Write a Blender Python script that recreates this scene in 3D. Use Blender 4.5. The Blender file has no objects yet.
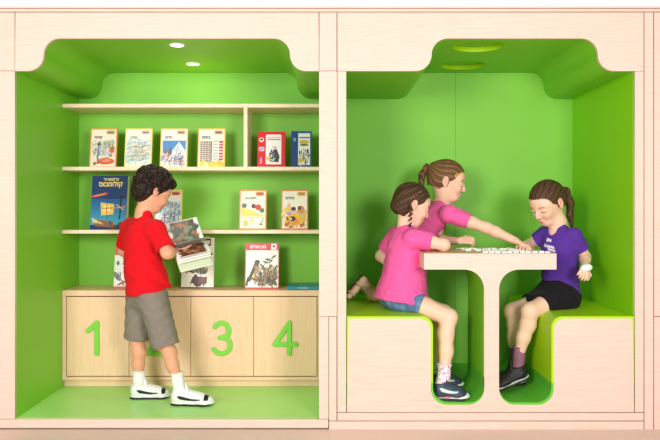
import bpy, bmesh, math, random
import numpy as np
from mathutils import Vector, Matrix
random.seed(4); rng = np.random.default_rng(7)
S = bpy.context.scene; COL = S.collection
# ---------------------------------------------------------------- camera frame
DC = 3.5; SC = 205.0; F = DC*SC; VX, VY = 330.0, 208.0; CH = 1.08
def X(px): return (px-VX)/SC
def Z(py): return CH+(VY-py)/SC
def P(px, py, y): return np.array([(px-VX)*(DC+y)/F, y, CH+(VY-py)*(DC+y)/F])
cam = bpy.data.cameras.new('camera'); co = bpy.data.objects.new('camera', cam); COL.objects.link(co)
co.location = (0, -DC, CH); co.rotation_euler = (math.pi/2, 0, 0)
cam.lens = 36*F/660; cam.sensor_width = 36; cam.shift_y = -(220-VY)/660; cam.clip_start = .05
S.camera = co
# ---------------------------------------------------------------- colours, materials
def lin(c):
    c = np.asarray(c, float)
    if c.max() > 1.001: c = c/255.0
    return np.where(c <= .04045, c/12.92, ((c+.055)/1.055)**2.4)
def hx(s): return lin([int(s[i:i+2], 16) for i in (0, 2, 4)])
MATS = {}
def mat(name, col=None, rough=.5, spec=.5, attr=False, bump=None, noise=None, emit=None, sss=0, wood=None, sheen=0, aniso=None):
    if name in MATS: return MATS[name]
    m = bpy.data.materials.new(name); m.use_nodes = True
    nt = m.node_tree; b = nt.nodes['Principled BSDF']; L = nt.links
    b.inputs['Roughness'].default_value = rough; b.inputs['Specular IOR Level'].default_value = spec
    src = None
    if col is not None: b.inputs['Base Color'].default_value = (*lin(col), 1)
    if attr:
        a = nt.nodes.new('ShaderNodeVertexColor'); a.layer_name = 'Col'; src = a.outputs['Color']
    tc = nt.nodes.new('ShaderNodeTexCoord')
    if noise:   # (scale, amount)
        n = nt.nodes.new('ShaderNodeTexNoise'); n.inputs['Scale'].default_value = noise[0]; n.inputs['Detail'].default_value = 5
        L.new(tc.outputs['Object'], n.inputs['Vector'])
        r = nt.nodes.new('ShaderNodeMapRange'); r.inputs[1].default_value = .3; r.inputs[2].default_value = .7
        r.inputs[3].default_value = 1-noise[1]; r.inputs[4].default_value = 1+noise[1]*.6
        L.new(n.outputs['Fac'], r.inputs[0])
        v = nt.nodes.new('ShaderNodeVectorMath'); v.operation = 'SCALE'
        if src: L.new(src, v.inputs[0])
        else: v.inputs[0].default_value = tuple(lin(col))
        L.new(r.outputs[0], v.inputs['Scale']); src = v.outputs[0]
    if wood:    # (dark colour, grain axis stretch)
        mp = nt.nodes.new('ShaderNodeMapping'); mp.inputs['Scale'].default_value = wood[1]
        L.new(tc.outputs['Object'], mp.inputs['Vector'])
        n = nt.nodes.new('ShaderNodeTexNoise'); n.inputs['Scale'].default_value = 6; n.inputs['Detail'].default_value = 8; n.inputs['Distortion'].default_value = .6
        L.new(mp.outputs[0], n.inputs['Vector'])
        cr = nt.nodes.new('ShaderNodeValToRGB')
        cr.color_ramp.elements[0].position = .3; cr.color_ramp.elements[0].color = (*lin(wood[0]), 1)
        cr.color_ramp.elements[1].position = .58; cr.color_ramp.elements[1].color = (*lin(col), 1)
        L.new(n.outputs['Fac'], cr.inputs['Fac']); src = cr.outputs['Color']
    if src: L.new(src, b.inputs['Base Color'])
    if bump:    # (scale, strength, distance)
        n = nt.nodes.new('ShaderNodeTexNoise'); n.inputs['Scale'].default_value = bump[0]; n.inputs['Detail'].default_value = 1.2 if bump[0] < 20 else 4; n.inputs['Distortion'].default_value = 0.5 if bump[0] < 20 else 0
        mp = nt.nodes.new('ShaderNodeMapping')
        if aniso: mp.inputs['Scale'].default_value = aniso
        L.new(tc.outputs['Object'], mp.inputs['Vector']); L.new(mp.outputs[0], n.inputs['Vector'])
        bp = nt.nodes.new('ShaderNodeBump'); bp.inputs['Strength'].default_value = bump[1]; bp.inputs['Distance'].default_value = bump[2]
        L.new(n.outputs['Fac'], bp.inputs['Height']); L.new(bp.outputs[0], b.inputs['Normal'])
    if emit:
        b.inputs['Emission Color'].default_value = (*lin(emit[0]), 1); b.inputs['Emission Strength'].default_value = emit[1]
    if sss:
        b.inputs['Subsurface Weight'].default_value = sss; b.inputs['Subsurface Radius'].default_value = (.012, .005, .003); b.inputs['Subsurface Scale'].default_value = 1
    if sheen: b.inputs['Sheen Weight'].default_value = sheen
    MATS[name] = m; return m
M_ven = mat('pale_maple_veneer', (238, 206, 189), .45, .3, wood=((232, 198, 178), (1.0, 8, 18)))
M_cab = mat('cabinet_maple', (250, 208, 172), .42, .35, wood=((245, 200, 161), (16, 8, 1.2)))
M_shf = mat('shelf_maple', (250, 224, 194), .42, .35, wood=((240, 208, 172), (1.0, 8, 12)))
M_grn = mat('green_paint', (130, 203, 46), .42, .4, noise=(3, .03))
M_grd = mat('green_back_paint', (134, 204, 64), .5, .35, noise=(2.2, .04))
M_flr = mat('green_floor', (178, 238, 126), .35, .4, noise=(3, .04))
M_lim = mat('lime_vinyl', (176, 222, 14), .4, .4, bump=(40, .05, .002), noise=(3, .03))
M_num = mat('number_green', (130, 214, 70), .35, .4)
M_floor = mat('pink_beige_floor', (226, 200, 182), .35, .4, noise=(1.5, .05))
M_white = mat('white_wall', (236, 234, 240), .7, .2)
M_dark = mat('gap_brown', (70, 46, 34), .8, .1)
M_pages = mat('book_pages', (244, 238, 224), .8, .1, noise=(300, .05))
M_paper = mat('printed_cover', attr=True, rough=.35, spec=.4)
M_skin = mat('skin', attr=True, rough=.5, spec=.35, sss=.12)
M_cloth = mat('cloth_knit', attr=True, rough=.9, spec=.1, bump=(15, .8, .014), sheen=.04, aniso=(1, 1, 1.5))
M_hair = mat('hair', attr=True, rough=.55, spec=.22, bump=(260, .7, .003))
M_shoe = mat('shoe_material', attr=True, rough=.5, spec=.35)
M_eye = mat('eye_gloss', attr=True, rough=.15, spec=.6)
# ---------------------------------------------------------------- object helpers
def tag(o, label=None, cat=None, group=None, kind=None):
    if label: o['label'] = label
    if cat: o['category'] = cat
    if group: o['group'] = group
    if kind: o['kind'] = kind
    return o
def empty(name, loc, label=None, cat=None, group=None, rz=0):
    o = bpy.data.objects.new(name, None); COL.objects.link(o); o.location = tuple(loc); o.rotation_euler = (0, 0, rz)
    o.empty_display_size = .05
    tag(o, label, cat, group); return o
def link(name, me, m=None, parent=None, smooth=None):
    o = bpy.data.objects.new(name, me); COL.objects.link(o)
    if m is not None:
        for x in (m if isinstance(m, (list, tuple)) else [m]): me.materials.append(x)
    if parent is not None:
        o.parent = parent      # mesh given in world space unless the parent is an unrotated empty at its location
    if smooth is not None:
        me.shade_smooth() if smooth == 'all' else me.shade_smooth()
        if smooth != 'all': me.set_sharp_from_angle(angle=math.radians(smooth))
    return o
def wlink(name, me, m, parent, smooth=None):
    """world-space mesh put under a parent placed at parent's location"""
    bpy.context.view_layer.update()
    me.transform(parent_world(parent).inverted())
    return link(name, me, m, parent, smooth)
def parent_world(p):
    mw = Matrix.Identity(4)
    while p is not None:
        mw = (Matrix.Translation(p.location) @ p.rotation_euler.to_matrix().to_4x4()) @ mw; p = p.parent
    return mw
def bm_box(bm, x0, x1, y0, y1, z0, z1, bev=0, segs=2):
    r = bmesh.ops.create_cube(bm, size=1)['verts']
    for v in r: v.co = ((x0+x1)/2+v.co.x*(x1-x0), (y0+y1)/2+v.co.y*(y1-y0), (z0+z1)/2+v.co.z*(z1-z0))
    if bev:
        es = list({e for v in r for e in v.link_edges})
        bmesh.ops.bevel(bm, geom=es, offset=bev, segments=segs, affect='EDGES', clamp_overlap=True)
def done(bm, name='m'):
    bmesh.ops.recalc_face_normals(bm, faces=bm.faces[:])
    me = bpy.data.meshes.new(name); bm.to_mesh(me); bm.free(); return me
def boxme(*a, **k):
    bm = bmesh.new(); bm_box(bm, *a, **k); return done(bm)
def from_curve(cu):
    o = bpy.data.objects.new('tmp', cu); COL.objects.link(o)
    dg = bpy.context.evaluated_depsgraph_get(); me = bpy.data.meshes.new_from_object(o.evaluated_get(dg))
    bpy.data.objects.remove(o); me.materials.clear(); return me
def prism(outer, holes=(), y0=0, y1=.02, bev=0):
    """polygon in the x-z plane extruded from y0 to y1"""
    cu = bpy.data.curves.new('c', 'CURVE'); cu.dimensions = '2D'; cu.fill_mode = 'BOTH'
    t = (y1-y0)/2; cu.extrude = t-bev; cu.bevel_depth = bev; cu.bevel_resolution = 1; cu.offset = -bev
    for pts in (outer, *holes):
        sp = cu.splines.new('POLY'); sp.points.add(len(pts)-1); sp.use_cyclic_u = True
        for q, (x, z) in zip(sp.points, pts): q.co = (x, z, 0, 1)
    me = from_curve(cu)
    me.transform(Matrix(((1, 0, 0, 0), (0, 0, -1, (y0+y1)/2), (0, 1, 0, 0), (0, 0, 0, 1))))
    return me
def arc(cx, cz, r, a0, a1, n=10):
    return [(cx+r*math.cos(math.radians(a0+(a1-a0)*i/n)), cz+r*math.sin(math.radians(a0+(a1-a0)*i/n))) for i in range(n+1)]
def textme(s, size, extrude=.0008, off=0, align='CENTER', rev=True):
    cu = bpy.data.curves.new('t', 'FONT'); cu.body = s[::-1] if rev else s; cu.size = size; cu.extrude = extrude; cu.offset = off
    cu.align_x = align; cu.align_y = 'CENTER'; cu.resolution_u = 2
    me = from_curve(cu)
    me.transform(Matrix(((1, 0, 0, 0), (0, 0, -1, 0), (0, 1, 0, 0), (0, 0, 0, 1)))); return me
# ---------------------------------------------------------------- distance-field modelling (people, hair, clothes, shoes)
def nrm(v): v = np.asarray(v, float); return v/np.linalg.norm(v)
def cone(a, b, ra, rb, k=.012, flat=None, capa=False, capb=False, sub=False):
    return dict(t='c', a=np.asarray(a, float), b=np.asarray(b, float), ra=ra, rb=rb, k=k, flat=flat, capa=capa, capb=capb, sub=sub)
def ell(c, rad, ax=None, k=.012, sub=False):
    return dict(t='e', c=np.asarray(c, float), r=np.asarray(rad, float), ax=np.eye(3) if ax is None else np.asarray(ax), k=k, sub=sub)
def box3(c, half, ax, rnd=.004, k=.004, sub=False):
    return dict(t='b', c=np.asarray(c, float), r=np.asarray(half, float), ax=np.asarray(ax), rnd=rnd, k=k, sub=sub)
def bounds(p):
    if p['t'] == 'c':
        r = max(p['ra'], p['rb'])
        if p['flat'] is not None: r *= max(1, p['flat'][1])
        return np.minimum(p['a'], p['b'])-r, np.maximum(p['a'], p['b'])+r
    R = np.sqrt(((p['ax'].T*p['r'])**2).sum(1))+(p.get('rnd', 0) or 0)
    return p['c']-R, p['c']+R
def dist(p, Q):
    if p['t'] == 'c':
        a, b = p['a'], p['b']; ba = b-a; bb = float(ba@ba)+1e-12
        pa = [Q[i]-a[i] for i in range(3)]
        t = sum(pa[i]*ba[i] for i in range(3))/bb; h = np.clip(t, 0, 1)
        w = [pa[i]-h*ba[i] for i in range(3)]
        if p['flat'] is not None:
            n, f = p['flat']; c = sum(w[i]*n[i] for i in range(3)); s = c*(1/f-1)
            w = [w[i]+s*n[i] for i in range(3)]
        d = np.sqrt(w[0]**2+w[1]**2+w[2]**2)-(p['ra']+(p['rb']-p['ra'])*h)
        L = math.sqrt(bb)
        if p['capb']: d = np.maximum(d, (t-1)*L)
        if p['capa']: d = np.maximum(d, -t*L)
        return d
    q = [sum((Q[j]-p['c'][j])*p['ax'][i][j] for j in range(3)) for i in range(3)]
    if p['t'] == 'e':
        r = p['r']; k0 = np.sqrt(sum((q[i]/r[i])**2 for i in range(3))); k1 = np.sqrt(sum((q[i]/r[i]**2)**2 for i in range(3)))
        return k0*(k0-1)/np.maximum(k1, 1e-6)
    r = p['r']-p['rnd']; e = [np.abs(q[i])-r[i] for i in range(3)]
    o = np.sqrt(sum(np.maximum(x, 0)**2 for x in e)); i_ = np.minimum(np.maximum(np.maximum(e[0], e[1]), e[2]), 0)
    return o+i_-p['rnd']
def field(prims, vox, lo=None, hi=None, post=None, infl=0, close=True):
    bs = [bounds(p) for p in prims if not p['sub']]
    if lo is None:
        lo = np.min([b[0] for b in bs], 0)-infl-.012; hi = np.max([b[1] for b in bs], 0)+infl+.012
    lo = np.asarray(lo, float); n = np.ceil((np.asarray(hi)-lo)/vox).astype(int)+1
    D = np.full(n, .08, np.float32); ax = [lo[i]+vox*np.arange(n[i]) for i in range(3)]
    for p in prims:
        b0, b1 = bounds(p); m = p['k']+infl+.02
        i0 = np.maximum(np.floor((b0-m-lo)/vox).astype(int), 0); i1 = np.minimum(np.ceil((b1+m-lo)/vox).astype(int)+1, n)
        if (i1 <= i0).any(): continue
        sl = tuple(slice(i0[i], i1[i]) for i in range(3))
        Q = np.meshgrid(*[ax[i][sl[i]] for i in range(3)], indexing='ij', sparse=True)
        d = dist(p, Q); cur = D[sl]; k = p['k']
        if p['sub']:
            d = -d; h = np.maximum(k-np.abs(cur-d), 0)/k; D[sl] = np.maximum(cur, d)+h*h*k*.25
        else:
            d = d-infl; h = np.maximum(k-np.abs(cur-d), 0)/k; D[sl] = np.minimum(cur, d)-h*h*k*.25
    if post is not None:
        Q = np.meshgrid(*ax, indexing='ij', sparse=True); D = post(D, Q)
    if close:
        D[0] = D[-1] = .05; D[:, 0] = D[:, -1] = .05; D[:, :, 0] = D[:, :, -1] = .05
    return D, lo
def surfnet(D, lo, vox):
    s = D < 0; nx, ny, nz = D.shape; C = (nx-1, ny-1, nz-1)
    def cs(o): return tuple(slice(o[i], o[i]+C[i]) for i in range(3))
    cor = [(i, j, k) for i in (0, 1) for j in (0, 1) for k in (0, 1)]
    cnt = np.zeros(C, np.int8)
    for o in cor: cnt += s[cs(o)]
    mask = (cnt > 0) & (cnt < 8); ijk = np.argwhere(mask); N = len(ijk)
    idx = np.full(C, -1, np.int32); idx[mask] = np.arange(N)
    val = {o: D[ijk[:, 0]+o[0], ijk[:, 1]+o[1], ijk[:, 2]+o[2]] for o in cor}
    pos = np.zeros((N, 3)); num = np.zeros(N)
    for o in cor:
        for a in range(3):
            if o[a]: continue
            q = list(o); q[a] = 1; q = tuple(q); d1, d2 = val[o], val[q]; c = (d1 < 0) != (d2 < 0)
            t = np.where(c, d1/np.where(c, d1-d2, 1), 0)
            pp = np.tile(np.array(o, float), (N, 1)); pp[:, a] += t
            pos += pp*c[:, None]; num += c
    V = lo+vox*(ijk+pos/num[:, None]); Fs = []
    for a in range(3):
        b, c = (a+1) % 3, (a+2) % 3
        s0 = [slice(None)]*3; s1 = [slice(None)]*3
        s0[a] = slice(0, D.shape[a]-1); s1[a] = slice(1, D.shape[a])
        for z in (b, c): s0[z] = slice(1, D.shape[z]-1); s1[z] = slice(1, D.shape[z]-1)
        e0, e1 = s[tuple(s0)], s[tuple(s1)]; q = np.argwhere(e0 != e1); 
        if not len(q): continue
        inside = e0[q[:, 0], q[:, 1], q[:, 2]]
        base = q.copy(); base[:, b] += 1; base[:, c] += 1
        def cell(db, dc):
            w = base.copy(); w[:, b] += db; w[:, c] += dc; return idx[w[:, 0], w[:, 1], w[:, 2]]
        f = np.stack([cell(-1, -1), cell(0, -1), cell(0, 0), cell(-1, 0)], 1)
        f[~inside] = f[~inside][:, ::-1]; Fs.append(f)
    return V, np.concatenate(Fs) if Fs else np.zeros((0, 4), int)
def npmesh(V, Fq, colors=None):
    me = bpy.data.meshes.new('m'); me.vertices.add(len(V)); me.vertices.foreach_set('co', np.asarray(V, np.float32).ravel())
    me.loops.add(len(Fq)*4); me.loops.foreach_set('vertex_index', np.asarray(Fq, np.int32).ravel())
    me.polygons.add(len(Fq)); me.polygons.foreach_set('loop_start', np.arange(0, len(Fq)*4, 4, dtype=np.int32))
    me.update(calc_edges=True)
    if colors is not None:
        a = me.color_attributes.new('Col', 'FLOAT_COLOR', 'POINT'); c = np.ones((len(V), 4), np.float32); c[:, :3] = colors
        a.data.foreach_set('color', c.ravel())
    me.shade_smooth(); return me
def sculpt(prims, vox, color=None, post=None, infl=0, blocks=(), bvox=.002):
    """blocks: list of (lo,hi) boxes meshed finer; one joined mesh"""
    D, lo = field(prims, vox, post=post, infl=infl); V, Q = surfnet(D, lo, vox)
    Vs, Qs, off = [], [], 0
    if blocks:
        bad = np.zeros(len(Q), bool)
        for b0, b1 in blocks:
            ins = ((V > np.array(b0)+2.5*vox) & (V < np.array(b1)-2.5*vox)).all(1); bad |= ins[Q].all(1)
        Q = Q[~bad]; u = np.unique(Q); mp = np.full(len(V), -1); mp[u] = np.arange(len(u)); V = V[u]; Q = mp[Q]
    Vs.append(V); Qs.append(Q); off = len(V)
    for b0, b1 in blocks:
        D, lo = field(prims, bvox, lo=b0, hi=b1, post=post, infl=infl, close=False); v, q = surfnet(D, lo, bvox)
        if len(v): Vs.append(v); Qs.append(q+off); off += len(v)
    V = np.concatenate(Vs); Q = np.concatenate(Qs)
    c = None
    if color is not None:
        c = color(V) if callable(color) else np.tile(color, (len(V), 1))
    return npmesh(V, Q, c)
def wav(Q, seed, freq, n=6):
    r = np.random.default_rng(seed); o = 0
    for i in range(n):
        d = r.normal(size=3); d = d/np.linalg.norm(d)*freq*(.6+.8*r.random()); ph = r.random()*6.28
        o = o+np.sin(Q[0]*d[0]+Q[1]*d[1]+Q[2]*d[2]+ph)
    return o/n
# ================================================================ THE SETTING
YB = .896; YS = .615; ZF = Z(419)      # back wall, shelf fronts, alcove floor
def struct(name, me, m, smooth=None):
    o = link(name, me, m, None, smooth); o['kind'] = 'structure'; return o
TH = .018
def R(x0, x1, y0, y1, g=.002):       # pixel rectangle -> polygon shrunk by a hairline
    return [(X(x0)+g, Z(y1)+g), (X(x1)-g, Z(y1)+g), (X(x1)-g, Z(y0)-g), (X(x0)+g, Z(y0)-g)]
def lobe(xl, xr, ytop=38.4, ybot=71, r=16.3, g=0):
    """header profile between the inflections xl, xr, left to right, in metres"""
    rr = r/SC; zt, zb = Z(ytop), Z(ybot)
    a = arc(X(xl)-rr, zb+rr, rr, -90, 0, 10)[0:]            # from the flat up to the inflection
    b = arc(X(xl)+rr, zt-rr, rr, 180, 90, 10)
    c = arc(X(xr)-rr, zt-rr, rr, 90, 0, 10)
    d = arc(X(xr)+rr, zb+rr, rr, 180, 270, 10)
    return a+b+c+d
LL = lobe(43.6, 290); LR = lobe(431.6, 598)
struct('wall_front', prism([(X(15), Z(71))]+LL+[(X(319), Z(71)), (X(319)-.002, Z(12)-.002), (X(15)+.002, Z(12)-.002)], y0=0, y1=TH), M_ven, 30)
struct('wall_front', prism([(X(337)+.002, Z(71)), (X(346.5), Z(71))]+LR+[(X(634.5), Z(71)), (X(644)-.002, Z(71)), (X(644)-.002, Z(12)-.002), (X(337)+.002, Z(12)-.002)], y0=0, y1=TH), M_ven, 30)
for r in ((-500, 1200, 8.5, 12), (-500, 15, 12, 71), (-500, 15, 71, 419), (319, 337, 12, 71), (319, 337, 71, 316.5), (319, 328.7, 316.5, 419),
          (328.7, 337, 316.5, 421), (337, 346.5, 71, 412.5), (634.5, 644, 71, 412.5), (337, 644, 412.5, 421), (644, 653.7, 12, 430),
          (653.7, 1200, 12, 316.5), (653.7, 1200, 316.5, 430), (328.7, 644, 421, 430), (-500, 328.7, 419, 428.3)):
    g = .002 if (r[0], r[2]) not in ((-500, 71), (319, 71), (319, 316.5)) else .0009
    struct('wall_front', prism(R(*r, g=g), y0=0, y1=TH), M_ven)
# dark backing behind the hairline gaps
for r in ((-500, 14.6, 8.5, 430), (14.6, 319.4, 8.5, 36), (319.4, 346.1, 8.5, 430), (346.1, 634.9, 8.5, 36), (634.9, 1200, 8.5, 430), (14.6, 319.4, 419.6, 430), (346.1, 634.9, 412, 430)):
    struct('trim_1', prism(R(*r, g=0), y0=TH+.0002, y1=TH+.03), M_dark)
struct('wall_upper', boxme(X(-500), X(1200), .012, .06, Z(8.3), Z(8.3)+1.4), M_white)
struct('trim_2', boxme(X(-500), X(1200), -.012, .06, Z(8.3)-.001, Z(8.3)+.006), M_ven)
struct('floor', boxme(-4.2, 4.6, -5.5, TH+.03, -.06, 0), M_floor)
y0 = TH+.0005
# left alcove
struct('wall_left', boxme(X(15)-.03, X(15), y0, YB, ZF-.05, Z(60)), M_grn)
struct('wall_right', boxme(X(319), X(319)+.012, y0, YB, ZF-.05, Z(60)), M_grn)
struct('wall_back', boxme(X(15)-.03, X(319)+.012, YB, YB+.03, ZF-.05, Z(30)), M_grd)
struct('floor', boxme(X(15)-.03, X(319)+.012, y0, YB, ZF-.03, ZF), M_flr)
def ceil_prof(L, x0, x1): return [(X(x0), Z(71))]+L+[(X(x1), Z(71)), (X(x1), Z(30)), (X(x0), Z(30))]
struct('ceiling', prism(ceil_prof(LL, 15, 319), y0=y0, y1=YB), M_grn, 30)
# right alcove
struct('wall_left', boxme(X(346.5)-.012, X(346.5), y0, YB, Z(412), Z(60)), M_grn)
struct('wall_right', boxme(X(634.5), X(634.5)+.03, y0, YB, Z(412), Z(60)), mat('lime_wall', (148, 220, 22), .42, .4, noise=(3, .03)))
for a, b in ((346.5, 487.6), (487.6, 634.5)):
    struct('wall_back', boxme(X(a)-(.012 if a < 400 else -.0006), X(b)+(.03 if b > 600 else -.0006), YB, YB+.03, Z(412), Z(30)), M_grd)
struct('wall_back', boxme(X(346.5), X(634.5), YB+.031, YB+.04, Z(412), Z(30)), M_grn)
# ceiling of the right alcove: side curves, and a flat field with two round recesses
rr = 16.3/SC; zt, zb = Z(38.4), Z(71); top = Z(28)
xa, xb = X(431.6)+rr, X(598)-rr
struct('ceiling', prism([(X(346.5), zb)]+arc(X(431.6)-rr, zb+rr, rr, -90, 0)+arc(X(431.6)+rr, zt-rr, rr, 180, 90)+[(xa, top), (X(346.5), top)], y0=y0, y1=YB), M_grn, 30)
struct('ceiling', prism(arc(X(598)-rr, zt-rr, rr, 90, 0)+arc(X(598)+rr, zb+rr, rr, 180, 270)+[(X(634.5), zb), (X(634.5), top), (xb, top)], y0=y0, y1=YB), M_grn, 30)
M_rec = mat('recess_lit_lime', (178, 222, 20), .5, .3)  # light on the recess side wall painted in as lime; cap stays ceiling green
holes = []
for (hx_, hy, hr) in ((478, .175, .128), (463, .66, .128)):
    pc = ((hx_-VX)*(DC+hy)/F, hy)
    holes.append((pc, hr))
me = prism([(xa, y0), (xb, y0), (xb, YB), (xa, YB)], [[(pc[0]+(hr+.0015)*math.cos(t), pc[1]+(hr+.0015)*math.sin(t)) for t in [i*math.tau/48 for i in range(48)]] for pc, hr in holes], y0=-.011, y1=.011)
me.transform(Matrix(((1, 0, 0, 0), (0, 0, 1, 0), (0, -1, 0, zt+.011), (0, 0, 0, 1))))   # z<-y handled below
me.transform(Matrix.Identity(4))
# the prism lies in x-z with thickness along y: swap so polygon's z becomes world y
for v in me.vertices: pass
struct('ceiling', me, M_grn)
for (pc, hr), lb in zip(holes, ('round recess, lit wall painted lime, in the right alcove ceiling, nearer the front', 'round recess, lit wall painted lime, in the right alcove ceiling, nearer the back wall')):
    bm = bmesh.new(); n = 48
    r1 = [bm.verts.new((hr*math.cos(i*math.tau/n), hr*math.sin(i*math.tau/n), 0)) for i in range(n)]
    r2 = [bm.verts.new((hr*math.cos(i*math.tau/n), hr*math.sin(i*math.tau/n), .0235)) for i in range(n)]
    for i in range(n): bm.faces.new((r1[i], r1[(i+1) % n], r2[(i+1) % n], r2[i]))
    bm.faces.new(r2)
    me = done(bm); o = link('ceiling_recess', me, [M_rec, M_grn], None, 30)
    for p in me.polygons: p.material_index = 1 if len(p.vertices) > 4 else 0
    o = o; o.location = (pc[0], pc[1], zt); tag(o, lb, 'recess', 'round ceiling recesses')
# downlights of the left alcove
M_glow = mat('lamp_glow', (255, 250, 235), emit=((255, 244, 220), 9))
M_ring = mat('lamp_ring', (235, 235, 225), .3)
for px, hy, hr, lb in ((177, .139, .032, 'small round white downlight in left alcove ceiling, nearer the front'), (193, .615, .032, 'small round white downlight in left alcove ceiling, nearer the shelves')):
    e = empty('downlight', ((px-VX)*(DC+hy)/F, hy, zt), lb, 'ceiling light', 'downlights in the left alcove')
    bm = bmesh.new(); n = 32; rings = []
    for r_, z_ in ((hr+.011, 0), (hr+.009, -.004), (hr, -.004), (hr-.002, 0)):
        rings.append([bm.verts.new((r_*math.cos(i*math.tau/n), r_*math.sin(i*math.tau/n), z_)) for i in range(n)])
    for k in range(4):
        for i in range(n): bm.faces.new((rings[k][i], rings[k][(i+1) % n], rings[(k+1) % 4][(i+1) % n], rings[(k+1) % 4][i]))
    link('trim_ring', done(bm), M_ring, e, 40)
    bm = bmesh.new(); bmesh.ops.create_cone(bm, cap_ends=True, segments=32, radius1=hr-.001, radius2=hr-.001, depth=.002); me = done(bm); me.transform(Matrix.Translation((0, 0, -.002)))
    link('bulb', me, M_glow, e)
    l = bpy.data.lights.new('downlight_beam', 'SPOT'); l.energy = 7; l.spot_size = math.radians(110); l.spot_blend = .8; l.shadow_soft_size = .03; l.color = (1, .95, .85)
    lo_ = bpy.data.objects.new('downlight_beam', l); COL.objects.link(lo_); lo_.location = (0, 0, -.02); lo_.parent = e
# ---------------------------------------------------------------- low cabinet and shelves
def zs(py, y=YS): return CH+(VY-py)*(DC+y)/F
def xs(px, y=YS): return (px-VX)*(DC+y)/F
cx0, cx1 = X(15)+.001, X(319)-.001
e = empty('low_cabinet', ((cx0+cx1)/2, (YS+YB)/2, ZF), 'low maple cabinet with four numbered doors across the foot of the bookshelf niche', 'cabinet')
zt1 = zs(290.5); zbt = zs(296); zd0, zd1 = zs(376), zs(297); zb1, zb0 = zs(377), zs(380.5)
bm = bmesh.new()
bm_box(bm, cx0, cx1, YS, YB-.001, zbt+.0, zt1, bev=.001)            # top board
wlink('top_board', done(bm), M_cab, e)
bm = bmesh.new()
bm_box(bm, cx0, xs(66), YS+.002, YB-.002, zb0, zbt-.0005); bm_box(bm, xs(317.5), cx1, YS+.002, YB-.002, zb0, zbt-.0005)
bm_box(bm, xs(66), xs(317.5), YS+.002, YB-.002, zb0, zb1)
bm_box(bm, xs(66), xs(317.5), YB-.012, YB-.003, zb1, zbt-.0005)
wlink('carcass', done(bm), M_cab, e)
wlink('plinth', boxme(cx0, cx1, YS+.035, YS+.05, ZF, zb0), M_cab, e)
def digit(ch, cx, cz, h):
    r = h*.066; st = []
    def c(pts):
        for a, b in zip(pts[:-1], pts[1:]): st.append(cone((a[0]*h, 0, a[1]*h), (b[0]*h, 0, b[1]*h), r, r, k=.0015))
    def ac(x, z, rx, rz, a0, a1, n=12): return [(x+rx*math.cos(math.radians(a0+(a1-a0)*i/n)), z+rz*math.sin(math.radians(a0+(a1-a0)*i/n))) for i in range(n+1)]
    if ch == '1': c([(.10, -.42), (.10, .42), (-.14, .20)])
    if ch == '2': c(ac(0, .2, .22, .22, 160, -25)+[(.0, -.2), (-.22, -.42), (.25, -.42)])
    if ch == '3': c(ac(-.01, .21, .2, .21, 150, -75)); c(ac(-.01, -.19, .24, .23, 80, -150)); c([(-.05, .01), (.04, .01)])
    if ch == '4': c([(.12, -.42), (.12, .42), (-.28, -.17), (.3, -.17)])
    def post(D, Q): return np.maximum(D, np.abs(Q[1])-.0065)
    me = sculpt(st, .0022, post=post); me.set_sharp_from_angle(angle=math.radians(40)); me.transform(Matrix.Translation((cx, 0, cz))); return me
dl = [66.5, 129, 190.7, 253.6, 317]
words = ['1', '2', '3', '4']; nx = [93.5, 155, 222, 285]
for i in range(4):
    d = wlink('door', boxme(xs(dl[i])+.0015, xs(dl[i+1])-.0015, YS+.001, YS+.019, zd0, zd1, bev=.0008), M_cab, e)
    nm = digit(words[i], xs(nx[i]), zs(338), 36.5*(DC+YS)/F)
    nm.transform(Matrix.Translation((0, YS-.0055, 0)))
    n = wlink('number', nm, M_num, d); n['label'] = 'raised green numeral '+words[i]
for py, lab in ((103.8, 'topmost maple shelf, above the row of six standing books'), (166.8, 'middle maple shelf holding six standing books, level with the divider foot'), (230, 'lowest maple shelf holding four standing books, behind the boy')):
    o = link('shelf', boxme(cx0, cx1, YS, YB-.001, zs(py+3.6), zs(py), bev=.0008), M_shf); tag(o, lab, 'shelf', 'long shelves in the left alcove')
o = link('shelf_divider', boxme(xs(243.6), xs(247.3), YS+.002, YB-.001, zs(166.8)+.0003, zs(107.4)-.0003), M_shf); tag(o, 'short upright maple divider between the top and middle shelves', 'divider')
# ---------------------------------------------------------------- bench and table in the right alcove
zs_ = Z(316.3); zw = Z(402.5)
def bench_prof(o):
    """o: outline inset in metres"""
    rb = 11/SC
    xl, xr = X(433)-o, X(551.5)+o; x1, x2 = X(484.3), X(499)
    rf = 15/SC+o*.5
    pts = [(X(346.5)+max(o, .0015), zs_-o)]
    pts += arc(xl-rb, zs_-o-rb, rb, 90, 0)
    pts += arc(xl+rf, zw-o+rf, rf, 180, 270)
    pts += arc(x1-rf, zw-o+rf, rf, 270, 360)+[(x1, Z(378)), (x2, Z(378))]
    pts += arc(x2+rf, zw-o+rf, rf, 180, 270)
    pts += arc(xr-rf, zw-o+rf, rf, 270, 360)
    pts += arc(xr+rb, zs_-o-rb, rb, 180, 90)
    pts += [(X(634.5)-max(o, .0015), zs_-o)]
    return pts
IN = .011
e = empty('bench', (X(490), .45, Z(412.5)), 'U-shaped built-in bench with lime seats and pale maple front under the table', 'bench')
pr = bench_prof(IN); wl = [(X(634.5)-.002, Z(412.5)+.002), (X(346.5)+.002, Z(412.5)+.002)]
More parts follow.
